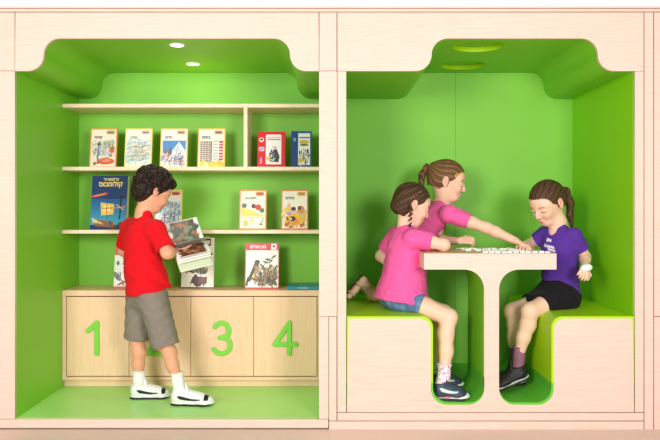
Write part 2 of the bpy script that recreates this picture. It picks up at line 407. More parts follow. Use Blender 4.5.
# the front panel is one piece with round-bottomed legwells; the table foot stands on its middle
wlink('front_panel', prism(pr+wl, y0=-.001, y1=.017), M_ven, e, 30)
prb = bench_prof(0)
zc = Z(383)
seatL = [(x, z) for x, z in prb if z >= zc and x < X(450)]+[(X(433), zc), (X(346.5)+.0015, zc)]
seatR = [(X(634.5)-.0015, zc), (X(551.5), zc)]+[(x, z) for x, z in prb if z >= zc and x > X(530)]
def clean(p):
    o = []
    for q in p:
        if not o or abs(q[0]-o[-1][0])+abs(q[1]-o[-1][1]) > 1e-5: o.append(q)
    return o
s1 = wlink('seat', prism(clean(seatL), y0=.0005, y1=YB-.0005), M_lim, e, 30); s2 = wlink('seat', prism(clean(seatR), y0=.0005, y1=YB-.0005), M_lim, e, 30)
tr = [(x, z) for x, z in prb if z < zc-1e-4 or X(480) < x < X(505)]
M_well = mat('well_green', (104, 196, 56), .4, .4, noise=(3, .04))
TD = .42; xl_, xr_ = X(433), X(551.5); rf = 15/SC
tail = [(X(551.5), zc-.0005), (X(634.5)-.0015, zc-.0005), (X(634.5)-.0015, Z(412)), (X(346.5)+.0015, Z(412)), (X(346.5)+.0015, zc-.0005)]
wlink('foot_well', prism(clean([(X(433), zc-.0005)]+tr+tail), y0=.0005, y1=TD), M_well, e, 30)
wlink('foot_well', prism(clean([(xl_, zc-.0005)]+arc(xl_+rf, zw+rf, rf, 180, 270)+arc(xr_-rf, zw+rf, rf, 270, 360)+tail), y0=TD+.0002, y1=YB-.0005), M_well, e, 30)
# table
TD = .42; zt0, zt_ = Z(269.5), Z(254); rf = 20/SC; tx0, tx1 = X(424), X(556.5); lx0, lx1 = X(484.3), X(499)
def tprof(g=0, zb=None):
    zb = Z(378)+.0006 if zb is None else zb
    p = [(tx0+g, zt_-g), (tx1-g, zt_-g), (tx1-g, zt0+g)]
    p += arc(lx1+rf-g, zt0-rf+g, rf, 90, 180)
    p += [(lx1-g, zb), (lx0+g, zb)]
    p += arc(lx0-rf+g, zt0-rf+g, rf, 0, 90)
    p += [(tx0+g, zt0+g)]
    return p
e = empty('table', (X(491.5), TD/2, Z(378)), 'pale maple T-shaped table fixed between the two lime benches, white tiles on its top', 'table')
wlink('pedestal_front', prism(clean(tprof(0)), y0=0, y1=.02), M_ven, e, 30)
me = prism(clean(tprof(.0006)), y0=.0203, y1=TD)
o = wlink('pedestal_core', me, [M_grn, M_ven], e, 30)
wlink('tabletop', boxme(tx0, tx1, -.0005, TD+.001, zt_+.0002, zt_+.004, bev=.001), mat('tabletop_maple', (222, 186, 140), .35, .4, wood=((205, 165, 118), (1.2, 8, 12))), e)
for p in o.data.polygons:
    c = p.center
    if abs(p.normal.z) < .3 and abs(p.normal.x) > .9 and c.z+Z(378) > zt0 and abs(c.x) > .2: p.material_index = 1
TT = zt_+.004
# ================================================================ BOOKS
class Img:
    def __init__(s, w, h, bg, n=170):
        s.w, s.h = max(8, int(n*w/h)), n; s.a = np.tile(lin(bg), (s.h, s.w, 1)).astype(float)
        s.x = (np.arange(s.w)+.5)/s.w; s.y = 1-(np.arange(s.h)+.5)/s.h
        s.XX, s.YY = np.meshgrid(s.x, s.y); s.asp = w/h
    def put(s, m, c, a=1): s.a[m] = s.a[m]*(1-a)+lin(c)*a; return s
    def rect(s, x0, y0, x1, y1, c): return s.put((s.XX >= x0) & (s.XX <= x1) & (s.YY >= y0) & (s.YY <= y1), c)
    def rrect(s, x0, y0, x1, y1, r, c):
        dx = np.maximum(np.abs(s.XX-(x0+x1)/2)-(x1-x0)/2+r, 0); dy = np.maximum(np.abs(s.YY-(y0+y1)/2)-(y1-y0)/2+r, 0)
        return s.put(np.hypot(dx, dy) < r, c)
    def ell(s, x, y, rx, ry, c, rot=0):
        u, v = s.XX-x, (s.YY-y); ca, sa = math.cos(rot), math.sin(rot)
        return s.put(((u*ca+v*sa)/rx)**2+((-u*sa+v*ca)/ry)**2 < 1, c)
    def line(s, pts, w, c):
        for (x0, y0), (x1, y1) in zip(pts[:-1], pts[1:]):
            dx, dy = x1-x0, y1-y0; t = np.clip(((s.XX-x0)*dx+(s.YY-y0)*dy)/(dx*dx+dy*dy+1e-9), 0, 1)
            s.put(np.hypot(s.XX-x0-t*dx, (s.YY-y0-t*dy)/s.asp) < w, c)
        return s
    def poly(s, pts, c):
        ins = np.zeros(s.XX.shape, bool); n = len(pts)
        for i in range(n):
            (x0, y0), (x1, y1) = pts[i], pts[(i+1) % n]
            if y0 == y1: continue
            ins ^= ((s.YY < y0) != (s.YY < y1)) & (s.XX < (x1-x0)*(s.YY-y0)/(y1-y0)+x0)
        return s.put(ins, c)
    def specks(s, x0, y0, x1, y1, cols, n, r0, r1, seed=0):
        g = random.Random(seed)
        for i in range(n):
            r = g.uniform(r0, r1); s.ell(g.uniform(x0, x1), g.uniform(y0, y1), r*g.uniform(.6, 2), r*g.uniform(.3, 1), g.choice(cols), g.uniform(0, 3))
        return s
    def strokes(s, x0, y0, x1, y1, cols, n, w, L, seed=0):
        g = random.Random(seed)
        for i in range(n):
            x, y, a = g.uniform(x0, x1), g.uniform(y0, y1), g.uniform(-.6, .9); l = g.uniform(.4, 1)*L
            s.line([(x, y), (x+l*math.cos(a), y+l*math.sin(a)), (x+l*1.6*math.cos(a+.5), y+l*1.6*math.sin(a+.5))], w, g.choice(cols))
        return s
def picture(img, w, h):
    """flat grid mesh w x h in the x-z plane, facing -y, lower-left at origin, coloured per face"""
    nx, nz = img.w, img.h; xsn = np.linspace(0, w, nx+1); zsn = np.linspace(h, 0, nz+1)
    V = np.array([(x, 0, z) for z in zsn for x in xsn]); i = np.arange(nz)[:, None]*(nx+1)+np.arange(nx)[None]
    Q = np.stack([i+nx+1, i+nx+2, i+1, i], -1).reshape(-1, 4)
    me = npmesh(V, Q); a = me.color_attributes.new('Col', 'FLOAT_COLOR', 'CORNER')
    c = np.ones((len(Q), 4, 4), np.float32); c[:, :, :3] = img.a.reshape(-1, 3)[:, None]; a.data.foreach_set('color', c.ravel())
    me.shade_flat(); return me
def cover_mat(c): return mat('cover_%02x%02x%02x' % tuple(int(v) for v in c), tuple(c), .35, .4)
def standing_book(px0, px1, pyt, shelf_z, yb, img, cov, label, titles=(), t=.012, lean=.035, yaw=0, group='books standing on the left alcove shelves', pagecol=None, hw=None):
    y = yb; w = (px1-px0)*(DC+y)/F; h = ((VY-pyt)*(DC+y+lean*.5)/F+CH-shelf_z)
    h = h/math.cos(math.atan(lean/h)); xl = (px0-VX)*(DC+y)/F
    e = empty('book', (xl+w/2, y, shelf_z+.0006), label, 'book', group); e.rotation_euler = (-math.atan(lean/h), 0, yaw)
    # covers and spine
    bm = bmesh.new(); b = .0018
    bm_box(bm, -w/2, w/2, 0, b, 0, h, bev=.0005, segs=1); bm_box(bm, -w/2, w/2, t-b, t, 0, h, bev=.0005, segs=1); bm_box(bm, w/2-b, w/2, b*.5, t-b*.5, 0, h) if not pagecol else bm_box(bm, -w/2, -w/2+b, b*.5, t-b*.5, 0, h)
    link('cover', done(bm), cover_mat(cov), e)
    link('pages', boxme(-w/2+.003, w/2-.003, b+.0001, t-b-.0001, .002, h-.003) if not pagecol else boxme(-w/2+.003, w/2-.0008, b+.0001, t-b-.0001, .002, h-.003), M_pages, e)
    im = img(w, h); me = picture(im, w, h); me.transform(Matrix.Translation((-w/2, -.0004, 0))); c = link('cover_picture', me, M_paper, e)
    for (s, u, v, size, col) in titles:
        m = textme(s, size*h, .0003, off=.0006*size/.07); m.transform(Matrix.Translation((-w/2+u*w, -.001, v*h)))
        link('title', m, mat('ink_%02x%02x%02x' % tuple(col), tuple(col), .4), c)
    return e
SH = [zs(166.8)+.0001, zs(230)+.0001, zt1+.0001]
CRE = (250, 240, 222); ORG = (240, 150, 60); YEL = (250, 222, 70); BLK = (30, 30, 35)
def frame(w, h, fc, bg, e=.045):
    i = Img(w, h, fc); i.rect(e, e*i.asp, 1-e, 1-e*i.asp, bg); return i
def badge(i, c, c2):
    i.rrect(.6, .85, .9, .945, .03, c); i.rrect(.63, .875, .87, .925, .02, c2); i.line([(.66, .9), (.84, .9)], .014, BLK); return i
def k1(w, h):
    i = frame(w, h, (236, 150, 70), (248, 232, 214)); badge(i, (190, 150, 50), (225, 195, 90))
    i.rect(.08, .1, .92, .7, (238, 222, 206)); i.specks(.08, .3, .9, .68, [(150, 175, 130), (205, 190, 170), (120, 140, 110), (230, 200, 190), (170, 180, 200)], 150, .015, .045, 1)
    i.line([(.3, .1), (.32, .62)], .03, (110, 125, 170)); i.ell(.82, .45, .1, .08, (226, 90, 70)); i.ell(.82, .5, .05, .03, (90, 140, 60))
    i.ell(.6, .16, .33, .085, (228, 92, 62)); i.ell(.58, .18, .2, .04, (240, 140, 100)); i.line([(.3, .1), (.5, .2), (.8, .3)], .012, (90, 80, 60))
    i.ell(.33, .6, .06, .03, (60, 50, 60)); i.ell(.2, .1, .06, .04, (120, 100, 90)); return i
def k2(w, h):
    i = frame(w, h, (250, 226, 110), (250, 244, 236)); badge(i, (238, 170, 150), (250, 215, 190))
    i.specks(.08, .08, .92, .66, [(222, 228, 232), (228, 218, 206), (206, 222, 214)], 90, .03, .09, 12)
    for q, c in enumerate([(170, 195, 220), (150, 175, 160), (200, 190, 170), (190, 160, 140), (150, 190, 205)]):
        z = .62-.11*q; i.line([(.08, z-.03), (.3, z+.03), (.55, z), (.92, z+.06)], .018, c)
    i.strokes(.1, .18, .7, .6, [(120, 130, 110), (190, 140, 110), (140, 165, 190), (210, 120, 90)], 26, .008, .12, 2)
    i.specks(.1, .2, .9, .45, [(200, 175, 150), (165, 185, 150)], 22, .01, .03, 3); return i
def k3(w, h):
    i = frame(w, h, (250, 214, 120), (252, 246, 236)); badge(i, (226, 160, 80), (245, 205, 140))
    i.rect(.09, .36, .93, .69, (90, 150, 215)); i.poly([(.36, .34), (.68, .66), (.93, .42), (.93, .2), (.4, .2)], (246, 250, 255)); i.poly([(.5, .42), (.68, .64), (.72, .4)], (205, 222, 240))
    i.ell(.28, .4, .14, .06, (160, 120, 90)); i.specks(.08, .05, .92, .36, [(200, 214, 232), (230, 226, 230), (150, 175, 205)], 50, .03, .07, 13); i.strokes(.1, .06, .75, .36, [(90, 120, 170), (225, 90, 80), (60, 80, 120), (240, 200, 190), (200, 90, 110)], 34, .012, .12, 5); i.specks(.5, .12, .85, .36, [(220, 70, 70), (120, 160, 210), (90, 90, 110)], 16, .015, .03, 6); return i
def k4(w, h):
    i = frame(w, h, (250, 205, 100), (252, 244, 228)); badge(i, (228, 130, 80), (240, 170, 110))
    i.rect(.08, .1, .5, .68, (226, 214, 200))
    for a in range(4):
        for b in range(10): i.rect(.095+a*.1, .15+b*.053, .175+a*.1, .19+b*.053, [(150, 140, 130), (190, 110, 90), (110, 120, 140)][(a+b) % 3])
    for b in range(7): i.rect(.55, .2+b*.075, .74, .235+b*.075, (185, 195, 205)); i.rect(.78, .18+b*.075, .93, .235+b*.075, [(205, 70, 110), (215, 110, 120)][b % 2])
    i.line([(.5, .12), (.5, .66)], .015, (90, 90, 110)); i.specks(.07, .03, .95, .14, [(250, 222, 60), (245, 205, 40), (235, 190, 60)], 40, .02, .06, 8); i.specks(.1, .1, .3, .22, [(250, 222, 60)], 8, .03, .05, 9); return i
def k5(w, h):
    i = Img(w, h, (222, 34, 44)); i.rrect(.3, .08, .86, .92, .04, (250, 240, 238)); i.line([(.345, .84), (.84, .84)], .012, (190, 150, 160)); i.line([(.36, .78), (.82, .78)], .018, (150, 120, 140))
    i.ell(.14, .77, .09, .065, (245, 225, 215)); i.ell(.14, .78, .05, .03, BLK); i.rrect(.05, .45, .24, .57, .02, (240, 200, 215)); i.line([(.08, .48), (.2, .53)], .02, (120, 110, 180)); i.line([(.12, .12), (.14, .25)], .035, (240, 150, 190)); i.ell(.19, .24, .03, .03, (60, 40, 110))
    i.poly([(.42, .38), (.5, .5), (.7, .5), (.8, .3), (.76, .14), (.45, .16)], (70, 66, 72)); i.strokes(.45, .2, .68, .42, [(150, 200, 160), (230, 225, 230), (40, 40, 50), (200, 90, 110)], 16, .014, .12, 4)
    i.ell(.38, .24, .07, .06, (248, 196, 50)); i.ell(.62, .56, .09, .03, (230, 170, 185)); return i
def k6(w, h):
    i = Img(w, h, (24, 84, 150)); i.rect(0, 0, .3, 1, (20, 66, 128)); i.rrect(.34, .07, .92, .94, .02, (236, 236, 226)); i.rect(.37, .8, .9, .84, (80, 120, 190)); i.rrect(.1, .72, .22, .82, .02, (120, 160, 205))
    i.ell(.63, .7, .25, .06, (205, 180, 80)); i.ell(.63, .62, .22, .03, (110, 100, 60)); i.specks(.4, .12, .85, .5, [(60, 50, 50), (200, 160, 70), (130, 60, 60), (60, 100, 70), (230, 220, 190)], 50, .02, .05, 3); i.ell(.42, .2, .08, .07, (215, 180, 60)); return i
def k7(w, h):
    i = Img(w, h, (38, 62, 112)); 
    for q in range(40): i.rect(0, .55-q*.012, 1, .57-q*.012, tuple(int(a+(b-a)*q/40) for a, b in zip((44, 92, 152), (70, 170, 200))))
    i.line([(.02, .61), (.2, .63), (.42, .67)], .035, (205, 60, 60)); i.line([(.05, .62), (.38, .66)], .008, (250, 200, 120))
    i.line([(.47, .12), (.47, .6)], .012, (70, 50, 40)); i.poly([(.3, .26), (.64, .28), (.66, .47), (.27, .5)], (236, 196, 96)); i.poly([(.36, .32), (.55, .34), (.52, .46), (.35, .44)], (246, 224, 150)); i.line([(.45, .3), (.45, .48)], .012, (190, 90, 50)); i.line([(.33, .39), (.62, .4)], .012, (200, 110, 60))
    i.poly([(.03, .2), (.62, .15), (.56, .04), (.14, .06)], (150, 100, 66)); i.poly([(.03, .22), (.2, .17), (.2, .11), (.08, .12)], (225, 190, 120)); i.line([(.06, .18), (.3, .13)], .01, (230, 210, 160)); i.line([(.1, .15), (.35, .1)], .01, (230, 210, 160))
    i.specks(.5, .04, .95, .12, [(110, 66, 46), (40, 90, 120), (170, 90, 60)], 20, .02, .05, 2); i.line([(.82, .2), (.84, .56)], .02, (40, 40, 50)); i.ell(.86, .6, .07, .03, (40, 42, 60)); i.line([(.68, .4), (.95, .42)], .018, (200, 130, 90)); i.line([(.72, .46), (.92, .36)], .01, (225, 200, 160)); return i
def k8(w, h):
    i = frame(w, h, (250, 222, 60), (250, 244, 236)); badge(i, (228, 120, 80), (240, 160, 110))
    i.specks(.08, .08, .92, .64, [(150, 190, 215), (205, 225, 235), (225, 232, 238), (180, 205, 225)], 110, .03, .09, 1); i.strokes(.1, .1, .7, .66, [(90, 100, 120), (200, 70, 60), (60, 120, 170), (230, 190, 200), (120, 60, 60)], 34, .014, .15, 9); return i
def k9(w, h):
    i = frame(w, h, (236, 140, 80), (250, 240, 218)); badge(i, (226, 110, 60), (240, 150, 90))
    i.rect(.06, .33, .95, .56, (250, 214, 100)); i.poly([(.06, .56), (.4, .5), (.95, .33), (.95, .6)], (248, 236, 214))
    i.ell(.18, .6, .1, .06, (90, 120, 90)); i.ell(.34, .58, .08, .05, (240, 232, 220)); i.ell(.52, .59, .08, .06, (110, 60, 60)); i.ell(.69, .56, .11, .075, (214, 58, 44)); i.ell(.83, .48, .09, .06, (80, 130, 70))
    i.line([(.06, .3), (.95, .3)], .008, (220, 160, 90)); i.rrect(.16, .08, .32, .23, .03, (240, 190, 90)); i.ell(.46, .22, .08, .05, (244, 214, 130)); i.line([(.75, .12), (.85, .2), (.88, .28)], .016, (100, 150, 80)); i.ell(.8, .13, .05, .02, (60, 70, 60)); return i
def k10(w, h):
    i = frame(w, h, (232, 120, 70), (250, 240, 222)); badge(i, (224, 150, 60), (245, 200, 70))
    i.specks(.08, .06, .92, .56, [(250, 214, 120), (240, 190, 150), (200, 190, 120)], 40, .04, .08, 5); i.ell(.48, .24, .32, .16, (246, 190, 40)); i.ell(.45, .2, .24, .09, (240, 150, 50)); i.ell(.42, .27, .12, .06, BLK); i.ell(.38, .27, .03, .02, (250, 250, 240))
    i.ell(.2, .5, .1, .06, (246, 206, 60)); i.ell(.46, .47, .1, .07, (240, 190, 170)); i.ell(.46, .52, .09, .05, (60, 40, 50)); i.ell(.74, .5, .13, .1, (220, 140, 80)); i.ell(.68, .54, .07, .05, (90, 70, 80)); i.ell(.3, .4, .1, .04, (190, 150, 200)); i.ell(.86, .3, .06, .14, (230, 180, 60)); i.specks(.08, .06, .92, .3, [(200, 120, 60), (90, 80, 60), (240, 210, 90)], 16, .02, .045, 2); i.ell(.2, .12, .08, .05, (200, 100, 60)); i.ell(.76, .1, .07, .05, (190, 110, 70)); return i
def k11(w, h):
    i = Img(w, h, (250, 246, 240)); i.rect(0, 0, 1, .05, (220, 70, 60)); i.rect(0, .8, 1, 1, (224, 60, 60)); i.specks(.1, .12, .9, .7, [(40, 50, 50), (50, 120, 80), (180, 60, 50), (120, 120, 130)], 26, .04, .09, 4); return i
def k12(w, h):
    i = Img(w, h, (246, 240, 226)); i.rect(0, 0, 1, .025, (60, 50, 50)); i.rrect(.68, .84, .9, .98, .02, (70, 50, 44)); i.rrect(.71, .87, .87, .95, .02, (225, 210, 190))
    i.specks(.35, .08, .75, .2, [(90, 40, 24), (60, 30, 20), (130, 60, 30)], 40, .03, .06, 5); i.specks(.1, .32, .8, .48, [(60, 48, 30), (110, 90, 50), (140, 110, 60), (50, 60, 30)], 50, .03, .06, 6); i.specks(.4, .5, .9, .75, [(90, 66, 40), (60, 50, 30)], 20, .03, .06, 7); return i
def k13(w, h):
    i = Img(w, h, (250, 246, 240)); i.rect(0, .84, 1, 1, (224, 60, 66)); i.rect(0, 0, .025, 1, (228, 90, 90)); i.rect(.975, 0, 1, 1, (200, 90, 80)); i.rect(0, 0, 1, .03, (222, 60, 60)); i.rect(.76, .855, .92, .985, (252, 244, 246)); i.ell(.84, .93, .04, .025, (150, 50, 100)); i.rect(.8, .875, .88, .885, (200, 90, 110))
    i.ell(.36, .58, .08, .05, (74, 62, 50)); i.poly([(.3, .6), (.42, .56), (.34, .3), (.12, .14), (.08, .2)], (96, 84, 60)); i.poly([(.26, .42), (.38, .44), (.3, .24), (.2, .24)], (222, 205, 90)); i.line([(.3, .45), (.12, .2)], .03, (50, 44, 36)); i.line([(.09, .22), (.05, .08)], .03, (60, 50, 40))
    i.specks(.3, .1, .93, .44, [(170, 140, 100), (140, 112, 76), (196, 170, 130)], 90, .03, .06, 15); i.line([(.1, .24), (.5, .16), (.9, .12)], .025, (110, 80, 50)); i.specks(.4, .08, .93, .34, [(120, 90, 56), (80, 60, 40), (160, 130, 90), (60, 80, 50)], 80, .02, .05, 5); i.specks(.55, .34, .95, .5, [(130, 96, 66), (90, 110, 60), (180, 150, 110)], 26, .02, .04, 6)
    for x, y in ((.5, .5), (.6, .58), (.66, .64), (.75, .6), (.56, .44), (.85, .7)): i.ell(x, y, .08, .022, (84, 104, 56), random.Random(int(x*99)).uniform(-.6, .8))
    i.line([(.45, .4), (.6, .56), (.75, .66)], .01, (90, 70, 50)); return i
G = 'books standing on the left alcove shelves'
yb = .70
standing_book(89, 116, 128.3, SH[0], yb, k1, ORG, 'orange-framed book with a red bowl-like shape on its cover, leftmost on middle shelf', [('קולות', .3, .77, .085, BLK)])
standing_book(124, 151.3, 128.3, SH[0], yb, k2, YEL, 'yellow-edged book with faint wavy lines on a pale cover, middle shelf', [('אביב', .32, .77, .085, (110, 130, 110))])
standing_book(159.6, 187, 128.3, SH[0], yb, k3, (246, 206, 110), 'book with a white mountain and blue sky on its cover, middle shelf', [('הרים', .3, .77, .085, BLK)])
standing_book(197.3, 224.7, 128.3, SH[0], yb, k4, (246, 196, 90), 'book with rows of tiny houses on its cover, left of the shelf divider', [('בתים', .3, .77, .1, (40, 50, 110))])
standing_book(257.3, 285, 131.5, SH[0], .68, k5, (214, 30, 40), 'bright red book with a white panel and dark animal, right of the shelf divider', t=.02)
standing_book(291, 311.7, 131, SH[0], .70, k6, (20, 66, 128), 'narrow dark blue book with gold and brown picture, rightmost on the middle shelf', t=.02)
standing_book(88.5, 126.5, 175.8, SH[1], .70, k7, (36, 56, 100), 'large dark blue book with a sailing ship and golden title, left on the lowest shelf', [('כריסטופר', .54, .93, .075, (250, 226, 150)), ('קולומבוס', .53, .84, .125, (252, 222, 110))], t=.035, yaw=-.16, pagecol=1)
standing_book(154.5, 181.5, 189.5, SH[1], yb, k8, YEL, 'yellow-framed book partly hidden behind the boy\'s head on the lowest shelf', [('ים', .3, .77, .085, BLK)])
standing_book(239, 266.3, 190, SH[1], yb, k9, ORG, 'orange-framed book with red and green shapes above yellow, lowest shelf', [('חיות וצבע', .4, .79, .075, BLK)])
standing_book(281, 308, 190, SH[1], yb, k10, (226, 120, 70), 'red-orange framed book with a big yellow shape on its cover, rightmost on lowest shelf', [('גלגלים', .32, .79, .085, BLK)])
standing_book(113.5, 141, 247, SH[2], .72, k11, (220, 70, 60), 'white and red book on the cabinet top, mostly hidden behind the boy')
standing_book(181, 213.5, 238, SH[2], .72, k12, (235, 225, 210), 'cream book with brown creatures on the cabinet top, below the open book', t=.018)
standing_book(244.7, 278.8, 243.3, SH[2], .70, k13, (222, 66, 66), 'tall white book with red header and a perched bird, standing on the cabinet top', [('מציאויים', .38, .92, .105, (252, 240, 240))], t=.016)
# the teal book lying flat
a, b = (287-VX)*(DC+.64)/F, (318.4-VX)*(DC+.64)/F
e = empty('book', ((a+b)/2, .72, SH[2]), 'teal book lying flat on the cabinet top by the right post', 'book', 'books in the left alcove')
w = (b-a)/2; bm = bmesh.new(); bm_box(bm, -w, w, -.08, .12, 0, .002); bm_box(bm, -w, w, -.08, .12, .02, .022); bm_box(bm, -w, w, -.08, -.078, .001, .021); link('cover', done(bm), mat('teal_cover', (30, 140, 160), .35), e)
link('pages', boxme(-w+.003, w-.003, -.0775, .117, .0022, .0198), M_pages, e)
m = textme('עולם החי', .014, .0004); m.transform(Matrix.Translation((0, -.0806, .011))); link('title', m, mat('ink_white', (235, 245, 245)), e)
# the open book in the boy's hands
def open_book():
    S0 = P(172.5, 248, .30); S1 = P(205, 240.5, .37); ax = nrm(S1-S0); Lb = np.linalg.norm(S1-S0)
    v0 = P(179, 275, .215)-S0; v0 = v0-ax*(v0@ax)*.5; W = np.linalg.norm(v0); v0 = v0/W; v0 = nrm(v0-ax*(v0@ax)*.0)
    far = P(167, 229, .42)-S0; far = far-ax*(far@ax)
    n = nrm(np.cross(ax, v0))
    if n[2] < 0: n = -n
    AF = math.atan2(far@n, far@nrm(v0-ax*(v0@ax)))
    e = empty('open_book', tuple(S0), 'open picture book with splayed pages held by the boy', 'book')
    def sheet(name, ang, width, thick, curl, m, col=None, shift=0, off=0.0, im=None, parent=e):
        nu, nv = 16, 20; V = []
        for j in range(nv+1):
            for i in range(nu+1):
                t = i/nu; a = ang+curl*math.sin(t*2.4); p = S0+ax*(Lb*j/nv*1.0+shift)+n*off
                q = np.zeros(3)
                # integrate curl
                st = 10*t
                q = v0*math.cos(ang+curl*t)*t*width+n*math.sin(ang+curl*t)*t*width
                V.append(p+q-S0)
        V = np.array(V); i = np.arange(nv)[:, None]*(nu+1)+np.arange(nu)[None]; Q = np.stack([i, i+1, i+nu+2, i+nu+1], -1).reshape(-1, 4)
        c = None
        if im is not None:
            jj, ii = np.divmod(np.arange(len(V)), nu+1); u = (ii/nu*(im.w-1)).astype(int); r = ((1-jj/nv)*(im.h-1)).astype(int); c = im.a[r, u]
        elif col is not None: c = np.tile(lin(col), (len(V), 1))
        me = npmesh(V, Q, c); o = link(name, me, m, parent)
        md = o.modifiers.new('s', 'SOLIDIFY'); md.thickness = thick; md.offset = 0; return o
    link_ = sheet('cover', 0.0, W, .0025, .12, M_paper, (222, 228, 196))
    Wf = np.linalg.norm(far)*1.05
    sheet('cover', AF+.08, Wf*1.02, .0025, .0, M_paper, (230, 232, 210), off=.0)
    def dark(w, h, pal, seed):
        i = Img(w, h, (244, 240, 230), 90); i.rrect(.1, .12, .96, .9, .05, pal[0]); i.specks(.15, .15, .9, .88, pal, 60, .03, .1, seed); return i
    sheet('page', AF-.10, Wf, .001, -.1, M_paper, im=dark(1, 1.2, [(70, 76, 62), (40, 44, 36), (120, 130, 100), (170, 90, 60)], 3), off=.002)
    sheet('page', 1.25, W*.8, .0008, -.1, M_paper, (190, 188, 180), off=.003)
    sheet('page', .62, W*.72, .0008, -.12, M_paper, im=dark(1, 1.2, [(110, 60, 36), (70, 40, 28), (150, 96, 60), (190, 150, 110)], 8), off=.004)
    sheet('page', .50, W*.74, .0008, -.12, M_paper, (250, 248, 240), off=.003)
    sheet('page', .36, W*.76, .0008, -.1, M_paper, (246, 242, 230), off=.002)
open_book()
# ================================================================ GAME TILES ON THE TABLE
rt = random.Random(11); M_tile = mat('tile_ivory', (250, 248, 242), .25, .5)
def tile_me(): return boxme(-.0125, .0125, -.018, .018, 0, .007, bev=.0015)
tm = tile_me(); tm.materials.append(M_tile); k = 0; taken = []
def tile(x, y, a, lab, z=0):
    o = bpy.data.objects.new('game_tile', tm); COL.objects.link(o); o.location = (x, y, TT+.0003+z); o.rotation_euler = (0, 0, a)
    tag(o, lab, 'game tile', 'white game tiles on the table')
for i in range(11): tile(X(486)+i*.0305+rt.uniform(-.002, .002), .030+rt.uniform(-.006, .005), rt.uniform(-.06, .06), 'white game tile in the row along the table front edge')
for i in range(9): tile(X(490)+i*.034+rt.uniform(-.002, .002), .081+rt.uniform(-.006, .006), rt.uniform(-.2, .2), 'white game tile in the second row from the table front edge')
tries = 0; n = 0
while n < 24 and tries < 4000:
    tries += 1; x = rt.uniform(X(470), X(549)); y = rt.uniform(.13, .36)
    if x < X(484) and y < .2: continue
    if any((x-a)**2+(y-b)**2 < .041**2 for a, b in taken): continue
    if y > .36 or (x > X(530)): continue
    taken.append((x, y)); n += 1; tile(x, y, rt.uniform(0, 3), 'white game tile scattered over the middle of the tabletop')
# ================================================================ LIGHT
def area(name, loc, tgt, size, power, col=(1, 1, 1)):
    l = bpy.data.lights.new(name, 'AREA'); l.energy = power; l.size = size; l.color = col
    o = bpy.data.objects.new(name, l); COL.objects.link(o); o.location = loc
    o.rotation_euler = (Vector(tgt)-Vector(loc)).to_track_quat('-Z', 'Y').to_euler()
area('studio_light_left', (-1.7, -4.0, 1.75), (-.6, .3, .9), 1.1, 114)
area('studio_light_right', (1.5, -4.0, 1.6), (.6, .5, .9), .9, 88)
w = bpy.data.worlds.new('world'); S.world = w; w.use_nodes = True
w.node_tree.nodes['Background'].inputs[0].default_value = (1, .985, .97, 1); w.node_tree.nodes['Background'].inputs[1].default_value = .42
S.view_settings.view_transform = 'Standard'; S.view_settings.look = 'None'; S.view_settings.exposure = 0; S.view_settings.gamma = 1
